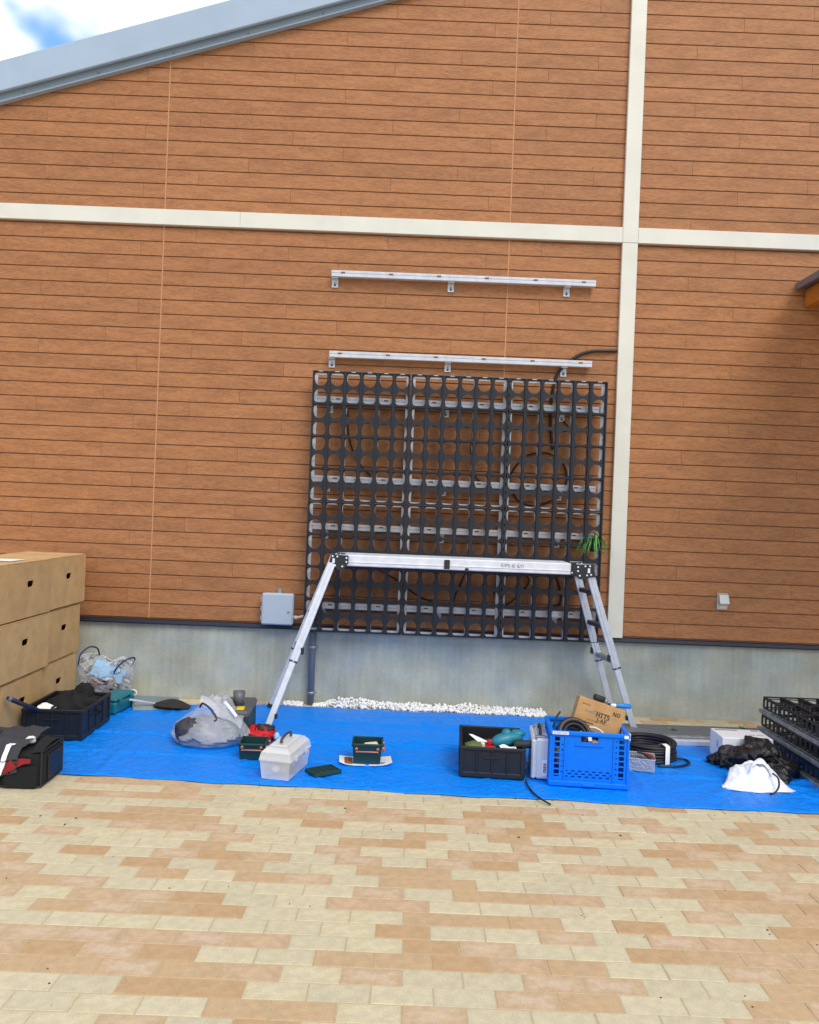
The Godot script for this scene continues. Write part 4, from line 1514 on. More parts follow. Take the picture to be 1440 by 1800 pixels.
	var blade := func(u, v, off):
		var wdt := 0.115 * pow(sin(PI * clampf(0.08 + 0.86 * u, 0, 1)), 0.6)
		var k: float = (v - 0.5) * 2.0
		return ax * (u * bl) + sd * k * wdt + nn * (0.045 * sin(u * PI) * (1.0 - 0.75 * k * k) + off)
	sheet(st, 14, 10, func(u, v): return blade.call(u, v, 0.0))
	sheet(st, 14, 10, func(u, v): return blade.call(u, v, -0.004), Vector3.DOWN)
	done(st, "blade", M.shovel, t)

# ------------------------------------------------------------------ middle of the tarp
func build_middle() -> void:
	# slumped clear sack with grey contents
	var c := gp(352, 1322)
	c.z -= 0.18
	c.y = 0.012
	var t := thing("clear_sack", "slumped clear plastic sack with a navy handle, full of grey crumpled wrapping", "plastic bag", c)
	var bn := noise(91, 1.0, 3)
	var br := noise(92, 1.0, 3, true)
	var bagf := func(u, v):
		var an: float = u * TAU
		# wide slumped foot, neck leaning to the right and back
		var w := lerpf(0.265, 0.05, pow(v, 1.25)) * (1.0 + 0.25 * sin(v * PI) * 0.4)
		if v < 0.02: w *= 0.2
		else: w *= lerpf(0.80, 1.0, smoothstep(0.0, 0.22, v))
		var k := 1.0 + 0.20 * bn.get_noise_3d(cos(an) * 1.3, v * 1.8, sin(an) * 1.3) + 0.035 * br.get_noise_3d(cos(an) * 1.9, v * 2.2, sin(an) * 1.9)
		var y = 0.30 * v + 0.02 * bn.get_noise_2d(cos(an) * 2.0 + 5.0, sin(an) * 2.0) * v
		return Vector3(cos(an) * w * k * 1.03 + 0.06 * v, maxf(y, 0.0), sin(an) * w * k * 0.72 - 0.08 * v)
	var st := mb(false)
	sheet(st, 56, 26, bagf)
	done(st, "bag_film", M.milky, t)
	st = mb(false)
	# neck spread open to the right over the toolbox
	sheet(st, 18, 10, func(u, v):
		var x := lerpf(-0.05, 0.24, u)
		return Vector3(x, 0.265 - 0.13 * u + 0.05 * sin(v * PI) + 0.02 * bn.get_noise_2d(x * 9.0, v * 4.0), lerpf(-0.13, 0.10, v) * (0.5 + 0.5 * u)))
	done(st, "open_mouth", M.milky, t)
	st = mb(false)
	blob(st, Vector3(-0.02, 0.07, 0.0), Vector3(0.175, 0.095, 0.105), 0.22, 1.6, 31, 40, 20, 0.004, true)
	done(st, "wrapping", M.foil, t)
	st = mb(false)
	blob(st, Vector3(-0.095, 0.085, 0.05), Vector3(0.10, 0.08, 0.075), 0.25, 1.7, 33, 26, 14, 0.004, true)
	done(st, "dark_wrapping", M.foildark, t)
	st = mb(false)
	tube(st, curve([Vector3(-0.04, 0.25, 0.07), Vector3(-0.015, 0.28, 0.09), Vector3(0.05, 0.25, 0.13), Vector3(0.09, 0.20, 0.15), Vector3(0.075, 0.185, 0.16)], 6), 0.007, 8)
	done(st, "handle", M.navy, t)
	st = mb(false)
	tube(st, curve([Vector3(0.10, 0.262, -0.04), Vector3(0.15, 0.235, 0.02), Vector3(0.20, 0.19, 0.05)], 6), 0.012, 8)
	done(st, "handle", M.white, t)

	# tall dark green toolbox with grey lid
	var g := gp(428, 1313)
	t = thing("green_toolbox", "dark green toolbox with a grey lid and yellow latch, behind the clear sack", "toolbox", Vector3(g.x - 0.115, 0.012, g.z - 0.24), 0.05)
	st = mb()
	cbox(st, Vector3(0, 0.085, 0), Vector3(0.24, 0.165, 0.42), 0.012)
	done(st, "box_body", M.darkgreen, t)
	st = mb()
	cbox(st, Vector3(0, 0.19, 0), Vector3(0.25, 0.05, 0.43), 0.014)
	done(st, "lid", M.greylid, t)
	st = mb()
	cbox(st, Vector3(0.06, 0.218, 0.14), Vector3(0.05, 0.012, 0.07), 0.004)
	done(st, "latch", M.yellow, t)
	st = mb()
	bar(st, Vector3(-0.03, 0.219, 0.12), Vector3(0.05, 0.219, 0.12), 0.012, 0.008, Vector3.UP)
	done(st, "latch_strip", M.beige, t)
	var lp := t.position
	st = mb(false)
	lathe(st, [Vector2(0, 0.001), Vector2(0.036, 0.001), Vector2(0.042, 0.09), Vector2(0.038, 0.09), Vector2(0.033, 0.01), Vector2(0, 0.01)], 20)
	var cup := done(st, "plastic_cup", mat(rgb(92, 94, 98), 0.4))
	cup.position = lp + Vector3(0.03, 0.217, 0.02)
	tag(cup, "dark grey plastic cup standing on the green toolbox lid", "cup")
	st = mb()
	cbox(st, Vector3(0, 0.022, 0), Vector3(0.07, 0.044, 0.08), 0.008)
	cbox(st, Vector3(0, 0.05, 0.0), Vector3(0.05, 0.014, 0.06), 0.005)
	var pk := done(st, "grey_case", M.greylid)
	pk.position = lp + Vector3(-0.055, 0.216, 0.06)
	tag(pk, "small dark grey case lying beside the cup on the green toolbox", "case")

	# red cloth with black pad
	var rp := gp(461, 1302)
	t = thing("work_gloves", "pair of red and black work gloves lying on the tarp by the platform foot", "gloves", Vector3(rp.x - 0.01, 0.012, rp.z + 0.03))
	st = mb(false)
	blob(st, Vector3(-0.02, 0.035, 0), Vector3(0.095, 0.048, 0.07), 0.6, 2.2, 41, 28, 14, 0.0, true)
	blob(st, Vector3(0.05, 0.03, 0.05), Vector3(0.03, 0.03, 0.05), 0.4, 2.2, 42, 14, 9, 0.0)
	done(st, "palm", M.red, t)
	st = mb(false)
	blob(st, Vector3(0.015, 0.083, -0.02), Vector3(0.085, 0.018, 0.055), 0.4, 2.0, 43, 22, 10)
	done(st, "cuff", M.ink, t)
	for k in 4:
		st = mb(false)
		var fx := -0.10 + 0.018 * k
		tube(st, curve([Vector3(fx + 0.03, 0.045, 0.02 + 0.012 * k), Vector3(fx, 0.035, 0.05 + 0.01 * k), Vector3(fx - 0.005, 0.015, 0.075 + 0.008 * k)], 4), [0.012, 0.012, 0.012, 0.012, 0.0115, 0.011, 0.010, 0.008, 0.005], 8)
		done(st, "finger", M.red if k != 1 else M.ink, t)
	st = mb(false)
	blob(st, Vector3(0.115, 0.03, 0.01), Vector3(0.022, 0.032, 0.03), 0.3, 2.0, 44, 12, 8, 0.0)
	done(st, "lining", M.lightblue, t)

	# small green bin with copper handle
	var b := gp(441, 1339)
	bin_thing("green_bin", "low dark green bin with a copper wire handle beside the clear toolbox", Vector3(b.x, 0.012, b.z - 0.085), Vector3(0.165, 0.10, 0.17), 0.03)
	# loose net
	st = mb(false)
	var rn := noise(95, 1.0, 3)
	sheet(st, 16, 14, func(u, v):
		var x: float = (u - 0.5) * 0.17
		var z: float = (v - 0.5) * 0.16
		return Vector3(x, 0.012 + 0.075 * sin(PI * u) * sin(PI * v) * (0.7 + 0.6 * rn.get_noise_2d(x * 20.0, z * 20.0)), z))
	var ne := done(st, "green_pouch", M.darkgreen)
	var np := gp(482, 1330)
	ne.position = Vector3(np.x, 0.004, np.z - 0.09)
	tag(ne, "crumpled dark green pouch between the low green bin and the clear toolbox", "pouch")

	# translucent toolbox
	var f0 := gp(459, 1371)
	var f1 := gp(507, 1378)
	var yaw := -atan2(f1.z - f0.z, f1.x - f0.x)
	t = thing("clear_toolbox", "translucent white plastic toolbox with a dark carry handle on the tarp", "toolbox", (f0 + f1) * 0.5 + Vector3(0.035, 0.012, -0.165), -0.20)
	st = mb()
	box_taper(st, 0.165, 0.34, 0.185, 0.36, 0.002, 0.105)
	done(st, "tub", M.frosted, t)
	st = mb()
	cbox(st, Vector3(0, 0.113, 0), Vector3(0.20, 0.018, 0.375), 0.006)
	done(st, "rim", M.frosted, t)
	st = mb()
	box_taper(st, 0.192, 0.367, 0.178, 0.35, 0.122, 0.155)
	box_taper(st, 0.178, 0.35, 0.125, 0.30, 0.1552, 0.182)
	cbox(st, Vector3(0, 0.186, 0), Vector3(0.10, 0.010, 0.26), 0.004)
	done(st, "lid", M.frosted, t)
	st = mb(false)
	tube(st, curve([Vector3(0.0, 0.185, 0.08), Vector3(0.0, 0.215, 0.075), Vector3(0.0, 0.224, 0.0), Vector3(0.0, 0.215, -0.075), Vector3(0.0, 0.185, -0.08)], 6), 0.0085, 10)
	done(st, "carry_handle", M.handled, t)
	for k in 2:
		st = mb()
		cbox(st, Vector3(0.101, 0.113, -0.09 + 0.18 * k), Vector3(0.008, 0.032, 0.04), 0.003)
		done(st, "clasp", M.frosted, t)
	var r := RandomNumberGenerator.new()
	r.seed = 31
	var mm := [M.beige, M.white, M.foil, M.brown, M.beige]
	for i in 16:
		st = mb(false)
		blob(st, Vector3.ZERO, Vector3(r.randf_range(0.018, 0.04), 0.022, r.randf_range(0.02, 0.04)), 0.5, 1.6, 300 + i, 10, 7)
		var s := done(st, "fitting", mm[i % 5], t)
		s.position = Vector3(r.randf_range(-0.045, 0.045), r.randf_range(0.026, 0.058), r.randf_range(-0.125, 0.125))
		s.rotation.y = r.randf() * 3.0

	# loose green lid
	t = thing("green_lid", "flat dark green lid lying loose on the tarp by the clear toolbox", "tray", gp(568, 1362) + Vector3(0, 0.013, 0), 0.62)
	st = mb()
	cbox(st, Vector3(0, 0.008, 0), Vector3(0.185, 0.016, 0.135), 0.005)
	done(st, "lid_plate", M.green, t)
	st = mb()
	for s in [-1.0, 1.0]:
		cbox(st, Vector3(s * 0.086, 0.018, 0), Vector3(0.010, 0.010, 0.13), 0.003)
		cbox(st, Vector3(0, 0.018, s * 0.061), Vector3(0.162, 0.010, 0.010), 0.003)
	for k in 3:
		cbox(st, Vector3(-0.045 + 0.045 * k, 0.0175, 0), Vector3(0.008, 0.005, 0.10), 0.002)
	done(st, "raised_rim", M.green, t)

	# green bin on a leaflet
	var gb := gp(644, 1348)
	t = thing("leaflet", "white and brown printed leaflet lying under the green bin", "leaflet", Vector3(gb.x - 0.01, 0.0125, gb.z - 0.07), 0.08)
	st = mb(false)
	sheet(st, 16, 10, func(u, v): return Vector3((u - 0.5) * 0.33, 0.002 + 0.016 * pow(absf(u - 0.5) * 2.0, 4.0) * (0.4 + v), (v - 0.5) * 0.19))
	done(st, "sheet", M.paper, t)
	st = mb(false)
	sheet(st, 6, 6, func(u, v): return Vector3(-0.132 + 0.05 * u, 0.0045 + 0.016 * pow(absf((-0.132 + 0.05 * u) / 0.165), 4.0) * (0.4 + 0.15 + 0.7 * v), -0.066 + 0.14 * v))
	done(st, "brown_print", M.brown, t)
	bin_thing("green_bin", "square dark green bin with copper wire handles standing on the leaflet", Vector3(gb.x, 0.0185, gb.z - 0.08), Vector3(0.185, 0.125, 0.17), 0.02)
	st = mb()
	cbox(st, Vector3.ZERO, Vector3(0.09, 0.03, 0.06), 0.008, at(Vector3.ZERO, 0.3, 0.2, 0.05))
	var w := done(st, "beige_block", M.beige)
	w.position = Vector3(gb.x + 0.025, 0.115, gb.z - 0.06)
	w.material_override = mat(rgb(212, 202, 178), 0.8)
	tag(w, "beige sponge block inside the green bin on the leaflet", "sponge")
	st = mb()
	cbox(st, Vector3(0, 0.03, 0), Vector3(0.11, 0.06, 0.09), 0.006)
	var un := done(st, "packet", M.foildark)
	un.position = Vector3(gb.x + 0.02, 0.030, gb.z - 0.07)
	tag(un, "grey packet at the bottom of the green bin, under the sponge", "packet")

# tapered closed box, w x d at the bottom and at the top
func box_taper(st: SurfaceTool, w0: float, d0: float, w1: float, d1: float, y0: float, y1: float) -> void:
	var lo := []
	var hi := []
	for k in [[-1, -1], [1, -1], [1, 1], [-1, 1]]:
		lo.append(Vector3(k[0] * w0 * 0.5, y0, k[1] * d0 * 0.5))
		hi.append(Vector3(k[0] * w1 * 0.5, y1, k[1] * d1 * 0.5))
	for i in 4:
		var j := (i + 1) % 4
		quad(st, lo[i], lo[j], hi[j], hi[i], (lo[i] + lo[j]) * Vector3(1, 0, 1))
	quad(st, lo[0], lo[1], lo[2], lo[3], Vector3.DOWN)
	quad(st, hi[0], hi[1], hi[2], hi[3], Vector3.UP)

func bin_thing(called: String, label: String, p: Vector3, s: Vector3, turn: float) -> void:
	var t := thing(called, label, "bin", p, turn, "dark green bins on the tarp")
	var st := mb()
	var k := 0.90
	var lo := []
	var hi := []
	var li := []
	var hi2 := []
	for q in [[-1, -1], [1, -1], [1, 1], [-1, 1]]:
		lo.append(Vector3(q[0] * s.x * 0.5 * k, 0.0, q[1] * s.z * 0.5 * k))
		hi.append(Vector3(q[0] * s.x * 0.5, s.y, q[1] * s.z * 0.5))
		li.append(Vector3(q[0] * (s.x * 0.5 * k - 0.004), 0.006, q[1] * (s.z * 0.5 * k - 0.004)))
		hi2.append(Vector3(q[0] * (s.x * 0.5 - 0.005), s.y, q[1] * (s.z * 0.5 - 0.005)))
	for i in 4:
		var j := (i + 1) % 4
		var o: Vector3 = (lo[i] + lo[j]) * Vector3(1, 0, 1)
		quad(st, lo[i], lo[j], hi[j], hi[i], o)
		quad(st, li[i], li[j], hi2[j], hi2[i], -o)
		quad(st, hi[i], hi[j], hi2[j], hi2[i], Vector3.UP)
	quad(st, lo[0], lo[1], lo[2], lo[3], Vector3.DOWN)
	quad(st, li[0], li[1], li[2], li[3], Vector3.UP)
	done(st, "tub", M.green, t)
	st = mb()
	for sg in [-1.0, 1.0]:
		cbox(st, Vector3(sg * s.x * 0.5, s.y - 0.008, 0), Vector3(0.012, 0.018, s.z + 0.012), 0.004)
		cbox(st, Vector3(0, s.y - 0.008, sg * s.z * 0.5), Vector3(s.x - 0.0125, 0.018, 0.012), 0.004)
	done(st, "rim", M.green, t)
	for sg in [0, 1]:
		st = mb(false)
		var xf := Transform3D(Basis(Vector3.UP, PI * 0.5 * sg), Vector3.ZERO)
		var hw := (s.x if sg == 0 else s.z) * 0.36
		var zz := (s.z if sg == 0 else s.x) * 0.5 + 0.010
		var y := s.y * 0.64
		tube(st, [xf * Vector3(-hw, y + 0.012, zz - 0.004), xf * Vector3(-hw, y - 0.006, zz), xf * Vector3(-hw + 0.008, y, zz + 0.004), xf * Vector3(hw - 0.008, y, zz + 0.004), xf * Vector3(hw, y - 0.006, zz), xf * Vector3(hw, y + 0.012, zz - 0.004)], 0.0048, 8)
		for e in [-1.0, 1.0]:
			tube(st, [xf * Vector3(e * hw, y + 0.014, zz - 0.016), xf * Vector3(e * hw, y + 0.014, zz + 0.004)], 0.010, 10)
		done(st, "wire_handle", M.copper, t)

# ------------------------------------------------------------------ right half of the tarp
func build_right() -> void:
	var r := RandomNumberGenerator.new()
	r.seed = 41
	# black crate with tools
	var a := gp(812, 1368)
	var b := gp(925, 1376)
	var s := Vector3(b.x - a.x + 0.012, 0.185, 0.50)
	var yaw := -atan2(b.z - a.z, b.x - a.x)
	var t := thing("black_crate", "black plastic crate full of hand tools, next to the blue folding crate", "crate", Vector3((a.x + b.x) * 0.5, 0.011, (a.z + b.z) * 0.5 - s.z * 0.5), yaw * 0.6)
	crate_body(t, s, M.black)
	var c := t.position
	# packed layer the tools rest on
	var st := mb(false)
	blob(st, Vector3(0, 0.065, 0.0), Vector3(0.155, 0.075, 0.205), 0.3, 2.6, 55, 30, 14, 0.014, true)
	var o := done(st, "tool_roll", M.blackcloth)
	o.position = c
	tag(o, "dark cloth roll filling the bottom of the black tool crate", "tool roll")
	# teal driver with black grip
	t = thing("power_driver", "teal power tool with a thick black side handle resting on the black crate", "power tool", c + Vector3(0.095, 0.165, 0.11), -0.05)
	st = mb(false)
	tube(st, curve([Vector3(-0.085, 0.0, 0.03), Vector3(-0.06, 0.025, 0.02), Vector3(0.0, 0.04, 0.0), Vector3(0.05, 0.045, -0.02), Vector3(0.08, 0.05, -0.03)], 4), [0.022, 0.030, 0.036, 0.040, 0.042, 0.043, 0.044, 0.044, 0.043, 0.041, 0.040, 0.039, 0.038, 0.036, 0.034, 0.032, 0.026], 14)
	blob(st, Vector3(-0.01, 0.075, -0.01), Vector3(0.032, 0.026, 0.03), 0.15, 2.0, 3, 14, 9)
	blob(st, Vector3(0.06, 0.07, -0.03), Vector3(0.05, 0.024, 0.032), 0.15, 2.0, 4, 14, 9)
	done(st, "motor_housing", M.tealtool, t)
	st = mb(false)
	tube(st, [Vector3(0.035, 0.022, 0.045), Vector3(0.05, 0.022, 0.048), Vector3(0.10, 0.026, 0.050), Vector3(0.19, 0.034, 0.054), Vector3(0.205, 0.036, 0.055), Vector3(0.212, 0.0365, 0.055)], [0.026, 0.027, 0.025, 0.022, 0.023, 0.018], 16)
	done(st, "side_handle", M.ink, t)
	st = mb()
	cbox(st, Vector3.ZERO, Vector3(0.034, 0.008, 0.003), 0.001, at(Vector3(-0.02, 0.05, 0.037), 0.15, -0.4, 0.2))
	done(st, "name_strip", M.lightblue, t)
	st = mb()
	cbox(st, Vector3(0.0, -0.035, 0.0), Vector3(0.05, 0.05, 0.045), 0.008)
	done(st, "battery", M.ink, t)
	# other tools, each its own thing
	st = mb(false)
	blob(st, Vector3.ZERO, Vector3(0.055, 0.03, 0.05), 0.5, 2.2, 61, 20, 12, -99.0, true)
	o = done(st, "olive_pouch", M.olive)
	o.position = c + Vector3(-0.115, 0.152, 0.14)
	tag(o, "crumpled olive green pouch in the front corner of the black tool crate", "pouch")
	t = thing("hand_clamp", "red hand clamp with pale jaws lying in the black tool crate", "clamp", c + Vector3(-0.02, 0.152, 0.15), 0.3)
	st = mb()
	cbox(st, Vector3(0, 0, 0), Vector3(0.075, 0.034, 0.045), 0.008)
	cbox(st, Vector3(0.01, 0.034, -0.02), Vector3(0.04, 0.03, 0.03), 0.006)
	done(st, "grip", M.red, t)
	st = mb()
	cbox(st, Vector3(-0.045, 0.014, -0.01), Vector3(0.022, 0.05, 0.03), 0.005)
	cbox(st, Vector3(0.055, 0.028, -0.015), Vector3(0.03, 0.034, 0.04), 0.006)
	done(st, "jaw", M.ivory, t)
	t = thing("trowel", "pale pointed trowel lying across the tools in the black crate", "trowel", c + Vector3(-0.07, 0.185, 0.05), 0.0)
	st = mb()
	prism(st, PackedVector2Array([Vector2(-0.075, 0.025), Vector2(-0.05, 0.022), Vector2(0.055, -0.022), Vector2(0.045, -0.040), Vector2(-0.02, -0.02)]), 0.0, 0.006, at(Vector3.ZERO, 0.0, -0.55))
	done(st, "blade", M.white, t)
	st = mb(false)
	tube(st, [Vector3(0.045, -0.028, 0.015), Vector3(0.08, -0.035, 0.03)], 0.010, 10)
	done(st, "handle", M.darkred, t)
	st = mb(false)
	sheet(st, 8, 8, func(u, v): return Vector3((u - 0.5) * 0.10, 0.012 * sin(u * 6.0 + v * 4.0), (v - 0.5) * 0.07))
	o = done(st, "white_paper", M.paper)
	o.position = c + Vector3(0.085, 0.165, 0.205)
	o.rotation = Vector3(0.5, 0.2, 0)
	tag(o, "crumpled white paper tucked under the teal power tool", "paper")
	for k in 3:
		t = thing("pliers", ["pliers with grey grips beside the olive pouch in the tool crate", "pliers with dark red grips at the back of the tool crate", "pliers with black grips under the trowel in the tool crate"][k], "pliers", c + Vector3(-0.12 + 0.045 * k, 0.165, 0.10 - 0.03 * k), 0.5 * k + 0.3, "pliers in the black tool crate")
		for e in [-1.0, 1.0]:
			st = mb(false)
			tube(st, curve([Vector3(0.0, 0, 0), Vector3(e * 0.014, 0.002, 0.03), Vector3(e * 0.016, 0.0, 0.075), Vector3(e * 0.012, 0, 0.09)], 4), 0.006, 8)
			done(st, "grip", [M.foildark, M.darkred, M.ink][k], t)
		st = mb()
		cbox(st, Vector3(0, 0, -0.022), Vector3(0.018, 0.010, 0.05), 0.004)
		done(st, "jaws", M.steel, t)

	# grey equipment case standing on edge
	a = gp(950, 1374)
	t = thing("equipment_case", "upright light grey tool case wedged between the black and the blue crate", "case", Vector3(a.x + 0.012, 0.012, a.z - 0.175), -0.10)
	t.scale = Vector3(0.92, 0.86, 1.0)
	st = mb()
	cbox(st, Vector3(0.014, 0.145, 0), Vector3(0.085, 0.285, 0.36), 0.012)
	done(st, "front_shell", mat(rgb(196, 204, 216), 0.45), t)
	st = mb()
	cbox(st, Vector3(-0.043, 0.140, 0), Vector3(0.030, 0.275, 0.355), 0.010)
	done(st, "back_shell", mat(rgb(196, 204, 216), 0.45), t)
	st = mb(false)
	tube(st, curve([Vector3(0.0, 0.285, 0.09), Vector3(0.0, 0.318, 0.07), Vector3(0.0, 0.322, -0.05), Vector3(0.0, 0.285, -0.08)], 5), 0.010, 10)
	done(st, "carry_handle", M.ink, t)
	st = mb()
	cbox(st, Vector3(0, 0.292, -0.13), Vector3(0.07, 0.018, 0.05), 0.005)
	done(st, "catch", M.zinc, t)
	st = mb()
	cbox(st, Vector3(0, 0.292, 0.14), Vector3(0.07, 0.014, 0.04), 0.005)
	done(st, "catch", M.zinc, t)
	st = mb()
	cbox(st, Vector3(0.028, 0.085, 0.1805), Vector3(0.034, 0.11, 0.002), 0.0008)
	done(st, "name_label", M.white, t)
	lettering("max", 0.024, M.ink, t, at(Vector3(0.028, 0.085, 0.182), 0.0, 0.0, PI * 0.5), "lettering", true)
	# cable from the tools over the edge of the tarp
	st = mb(false)
	tube(st, curve([Vector3(0.762, 0.02, 1.78), gp(928, 1381, 0.02), gp(938, 1394, 0.018), gp(952, 1405, 0.02), gp(968, 1414, 0.010)], 6), 0.0055, 8)
	o = done(st, "loose_cable", M.cable)
	tag(o, "short black cable trailing from the tool crate over the tarp edge", "cable")

	build_blue_crate()

	# coil of black cable
	var cc := gp(1150, 1347)
	cc = Vector3(cc.x + 0.005, 0.012, cc.z - 0.19)
	t = thing("cable_coil", "thick coil of black cable held by white tape behind the small clear tray", "cable coil", cc)
	st = mb(false)
	for lay in 6:
		for ringn in 3:
			var R := 0.185 - 0.018 * ringn + r.randf_range(-0.004, 0.004)
			var pts := []
			for i in 40:
				var an := TAU * i / 40
				pts.append(Vector3(cos(an) * (R + 0.003 * sin(an * 3.0 + lay)), 0.010 + 0.0185 * lay + 0.003 * sin(an * 2.0 + lay * 1.7 + ringn), sin(an) * (R + 0.003 * cos(an * 2.0 + lay))))
			tube(st, pts, 0.0106, 7, true)
	done(st, "turns", M.cable, t)
	st = mb(false)
	tube(st, curve([Vector3(0.16, 0.02, 0.10), Vector3(0.225, 0.012, 0.09), Vector3(0.235, 0.009, 0.16), Vector3(0.15, 0.009, 0.235), Vector3(0.03, 0.009, 0.26), Vector3(0.0, 0.009, 0.25)], 6), 0.0075, 8)
	done(st, "loose_end", M.cable, t)
	for an in [1.15, 3.9]:
		st = mb(false)
		var dr := Vector3(cos(an), 0, sin(an))
		var sdv := Vector3(-sin(an), 0, cos(an)) * 0.018
		var pr := [[0.132, 0.0], [0.131, 0.118], [0.165, 0.127], [0.202, 0.118], [0.203, 0.0]]
		for i in 4:
			var p: Vector3 = dr * pr[i][0] + Vector3(0, pr[i][1], 0)
			var q: Vector3 = dr * pr[i + 1][0] + Vector3(0, pr[i + 1][1], 0)
			quad(st, p - sdv, p + sdv, q + sdv, q - sdv, (p + q) * 0.5 - dr * 0.165 - Vector3(0, 0.05, 0))
		done(st, "tape_band", M.white, t)

	# clear tray with pliers
	a = gp(1112, 1356)
	b = gp(1153, 1362)
	t = thing("clear_tray", "small clear plastic tray in front of the cable coil", "tray", Vector3((a.x + b.x) * 0.5, 0.012, (a.z + b.z) * 0.5 - 0.065), -0.25)
	st = mb()
	var w := 0.155
	for q in [[Vector3(0, 0.004, 0), Vector3(w - 0.01, 0.004, 0.15)], [Vector3(0, 0.04, 0.078), Vector3(w, 0.076, 0.004)], [Vector3(0, 0.04, -0.078), Vector3(w, 0.076, 0.004)], [Vector3(w * 0.5, 0.04, 0), Vector3(0.004, 0.076, 0.15)], [Vector3(-w * 0.5, 0.04, 0), Vector3(0.004, 0.076, 0.15)]]:
		bx(st, q[0], q[1])
	done(st, "tray_wall", M.milky, t)
	st = mb()
	for sg in [-1.0, 1.0]:
		cbox(st, Vector3(0, 0.079, sg * 0.079), Vector3(w + 0.01, 0.006, 0.010), 0.002)
		cbox(st, Vector3(sg * w * 0.5, 0.079, 0), Vector3(0.010, 0.006, 0.148), 0.002)
	done(st, "rim", M.milky, t)
	st = mb()
	cbox(st, Vector3(0, 0.035, 0), Vector3(0.13, 0.055, 0.13), 0.01)
	o = done(st, "spare_parts", M.foil, t)
	t = thing("pliers", "orange and black pliers lying on the small clear tray", "pliers", t.position + Vector3(0.01, 0.092, 0.0), 0.45)
	for e in [-1.0, 1.0]:
		st = mb(false)
		tube(st, curve([Vector3(0.0, 0, 0), Vector3(e * 0.013, 0.004, 0.025), Vector3(e * 0.018, 0.0, 0.06), Vector3(e * 0.012, -0.004, 0.085)], 4), 0.0075, 8)
		done(st, "grip", mat(rgb(176, 74, 34), 0.5) if e > 0 else M.ink, t)
	st = mb()
	cbox(st, Vector3(0, 0, -0.025), Vector3(0.022, 0.012, 0.055), 0.004)
	done(st, "jaws", M.handled, t)

	# white carton
	a = gp(1266, 1343)
	t = thing("white_carton", "white printed carton standing behind the black bags", "carton", Vector3(a.x + 0.175, 0.012, a.z - 0.10), -0.03)
	st = mb()
	cbox(st, Vector3(0, 0.085, 0), Vector3(0.335, 0.17, 0.24), 0.004)
	done(st, "carton_body", M.white, t)
	lettering("PM2-1", 0.022, M.navy, t, at(Vector3(-0.085, 0.105, 0.1205)))
	lettering("a.500", 0.013, M.inkgrey, t, at(Vector3(-0.11, 0.075, 0.1205)))
	lettering("100 200", 0.020, M.inkgrey, t, at(Vector3(0.085, 0.1705, 0.03), 0.0, -PI * 0.5))
	lettering("R", 0.045, M.bluetool, t, at(Vector3(-0.168, 0.10, 0.03), -PI * 0.5))
	st = mb()
	bx(st, Vector3(-0.075, 0.1705, -0.085), Vector3(0.15, 0.0012, 0.022))
	bx(st, Vector3(0.12, 0.1705, -0.09), Vector3(0.05, 0.0012, 0.02))
	done(st, "printed_band", M.inkgrey, t)

	# black bags
	bag_heap("black_bag", "smaller crumpled black plastic bag lying before the white carton", gp(1315, 1358) + Vector3(0, 0.010, -0.12), Vector3(0.20, 0.115, 0.13), 71, M.blackgloss, "crumpled black plastic bags")
	bag_heap("black_bag", "large crumpled black plastic bag leaning on the stacked planter modules", gp(1385, 1382) + Vector3(-0.06, 0.010, -0.24), Vector3(0.215, 0.20, 0.21), 75, M.blackgloss, "crumpled black plastic bags")
	build_white_bag()
	build_lying_rails()
	build_stack()

func bag_heap(called: String, label: String, p: Vector3, sz: Vector3, sd: int, m: Material, group := "") -> void:
	var n := noise(sd, 1.0, 3)
	var rd := noise(sd + 1, 1.0, 4, true)
	var st := mb(false)
	var f := func(u, v):
		var an: float = u * TAU
		var el: float = v * PI * 0.5
		var d := Vector3(cos(an) * cos(el), sin(el), sin(an) * cos(el))
		var k := 0.92 + 0.36 * n.get_noise_3dv(d * 1.0) + 0.10 * rd.get_noise_3dv(d * 0.8) + 0.035 * rd.get_noise_3dv(d * 2.6 + Vector3(3, 1, 2))
		var q := d * sz * k
		if v < 0.06: q.y = 0.0
		# folded lip round the foot
		q.x *= 1.0 + 0.10 * (1.0 - v) * sin(an * 5.0 + sd)
		q.y = maxf(q.y, 0.0)
		return q
	sheet(st, 110, 48, f)
	var o := done(st, called, m)
	o.position = p
	tag(o, label, "plastic bag", group)

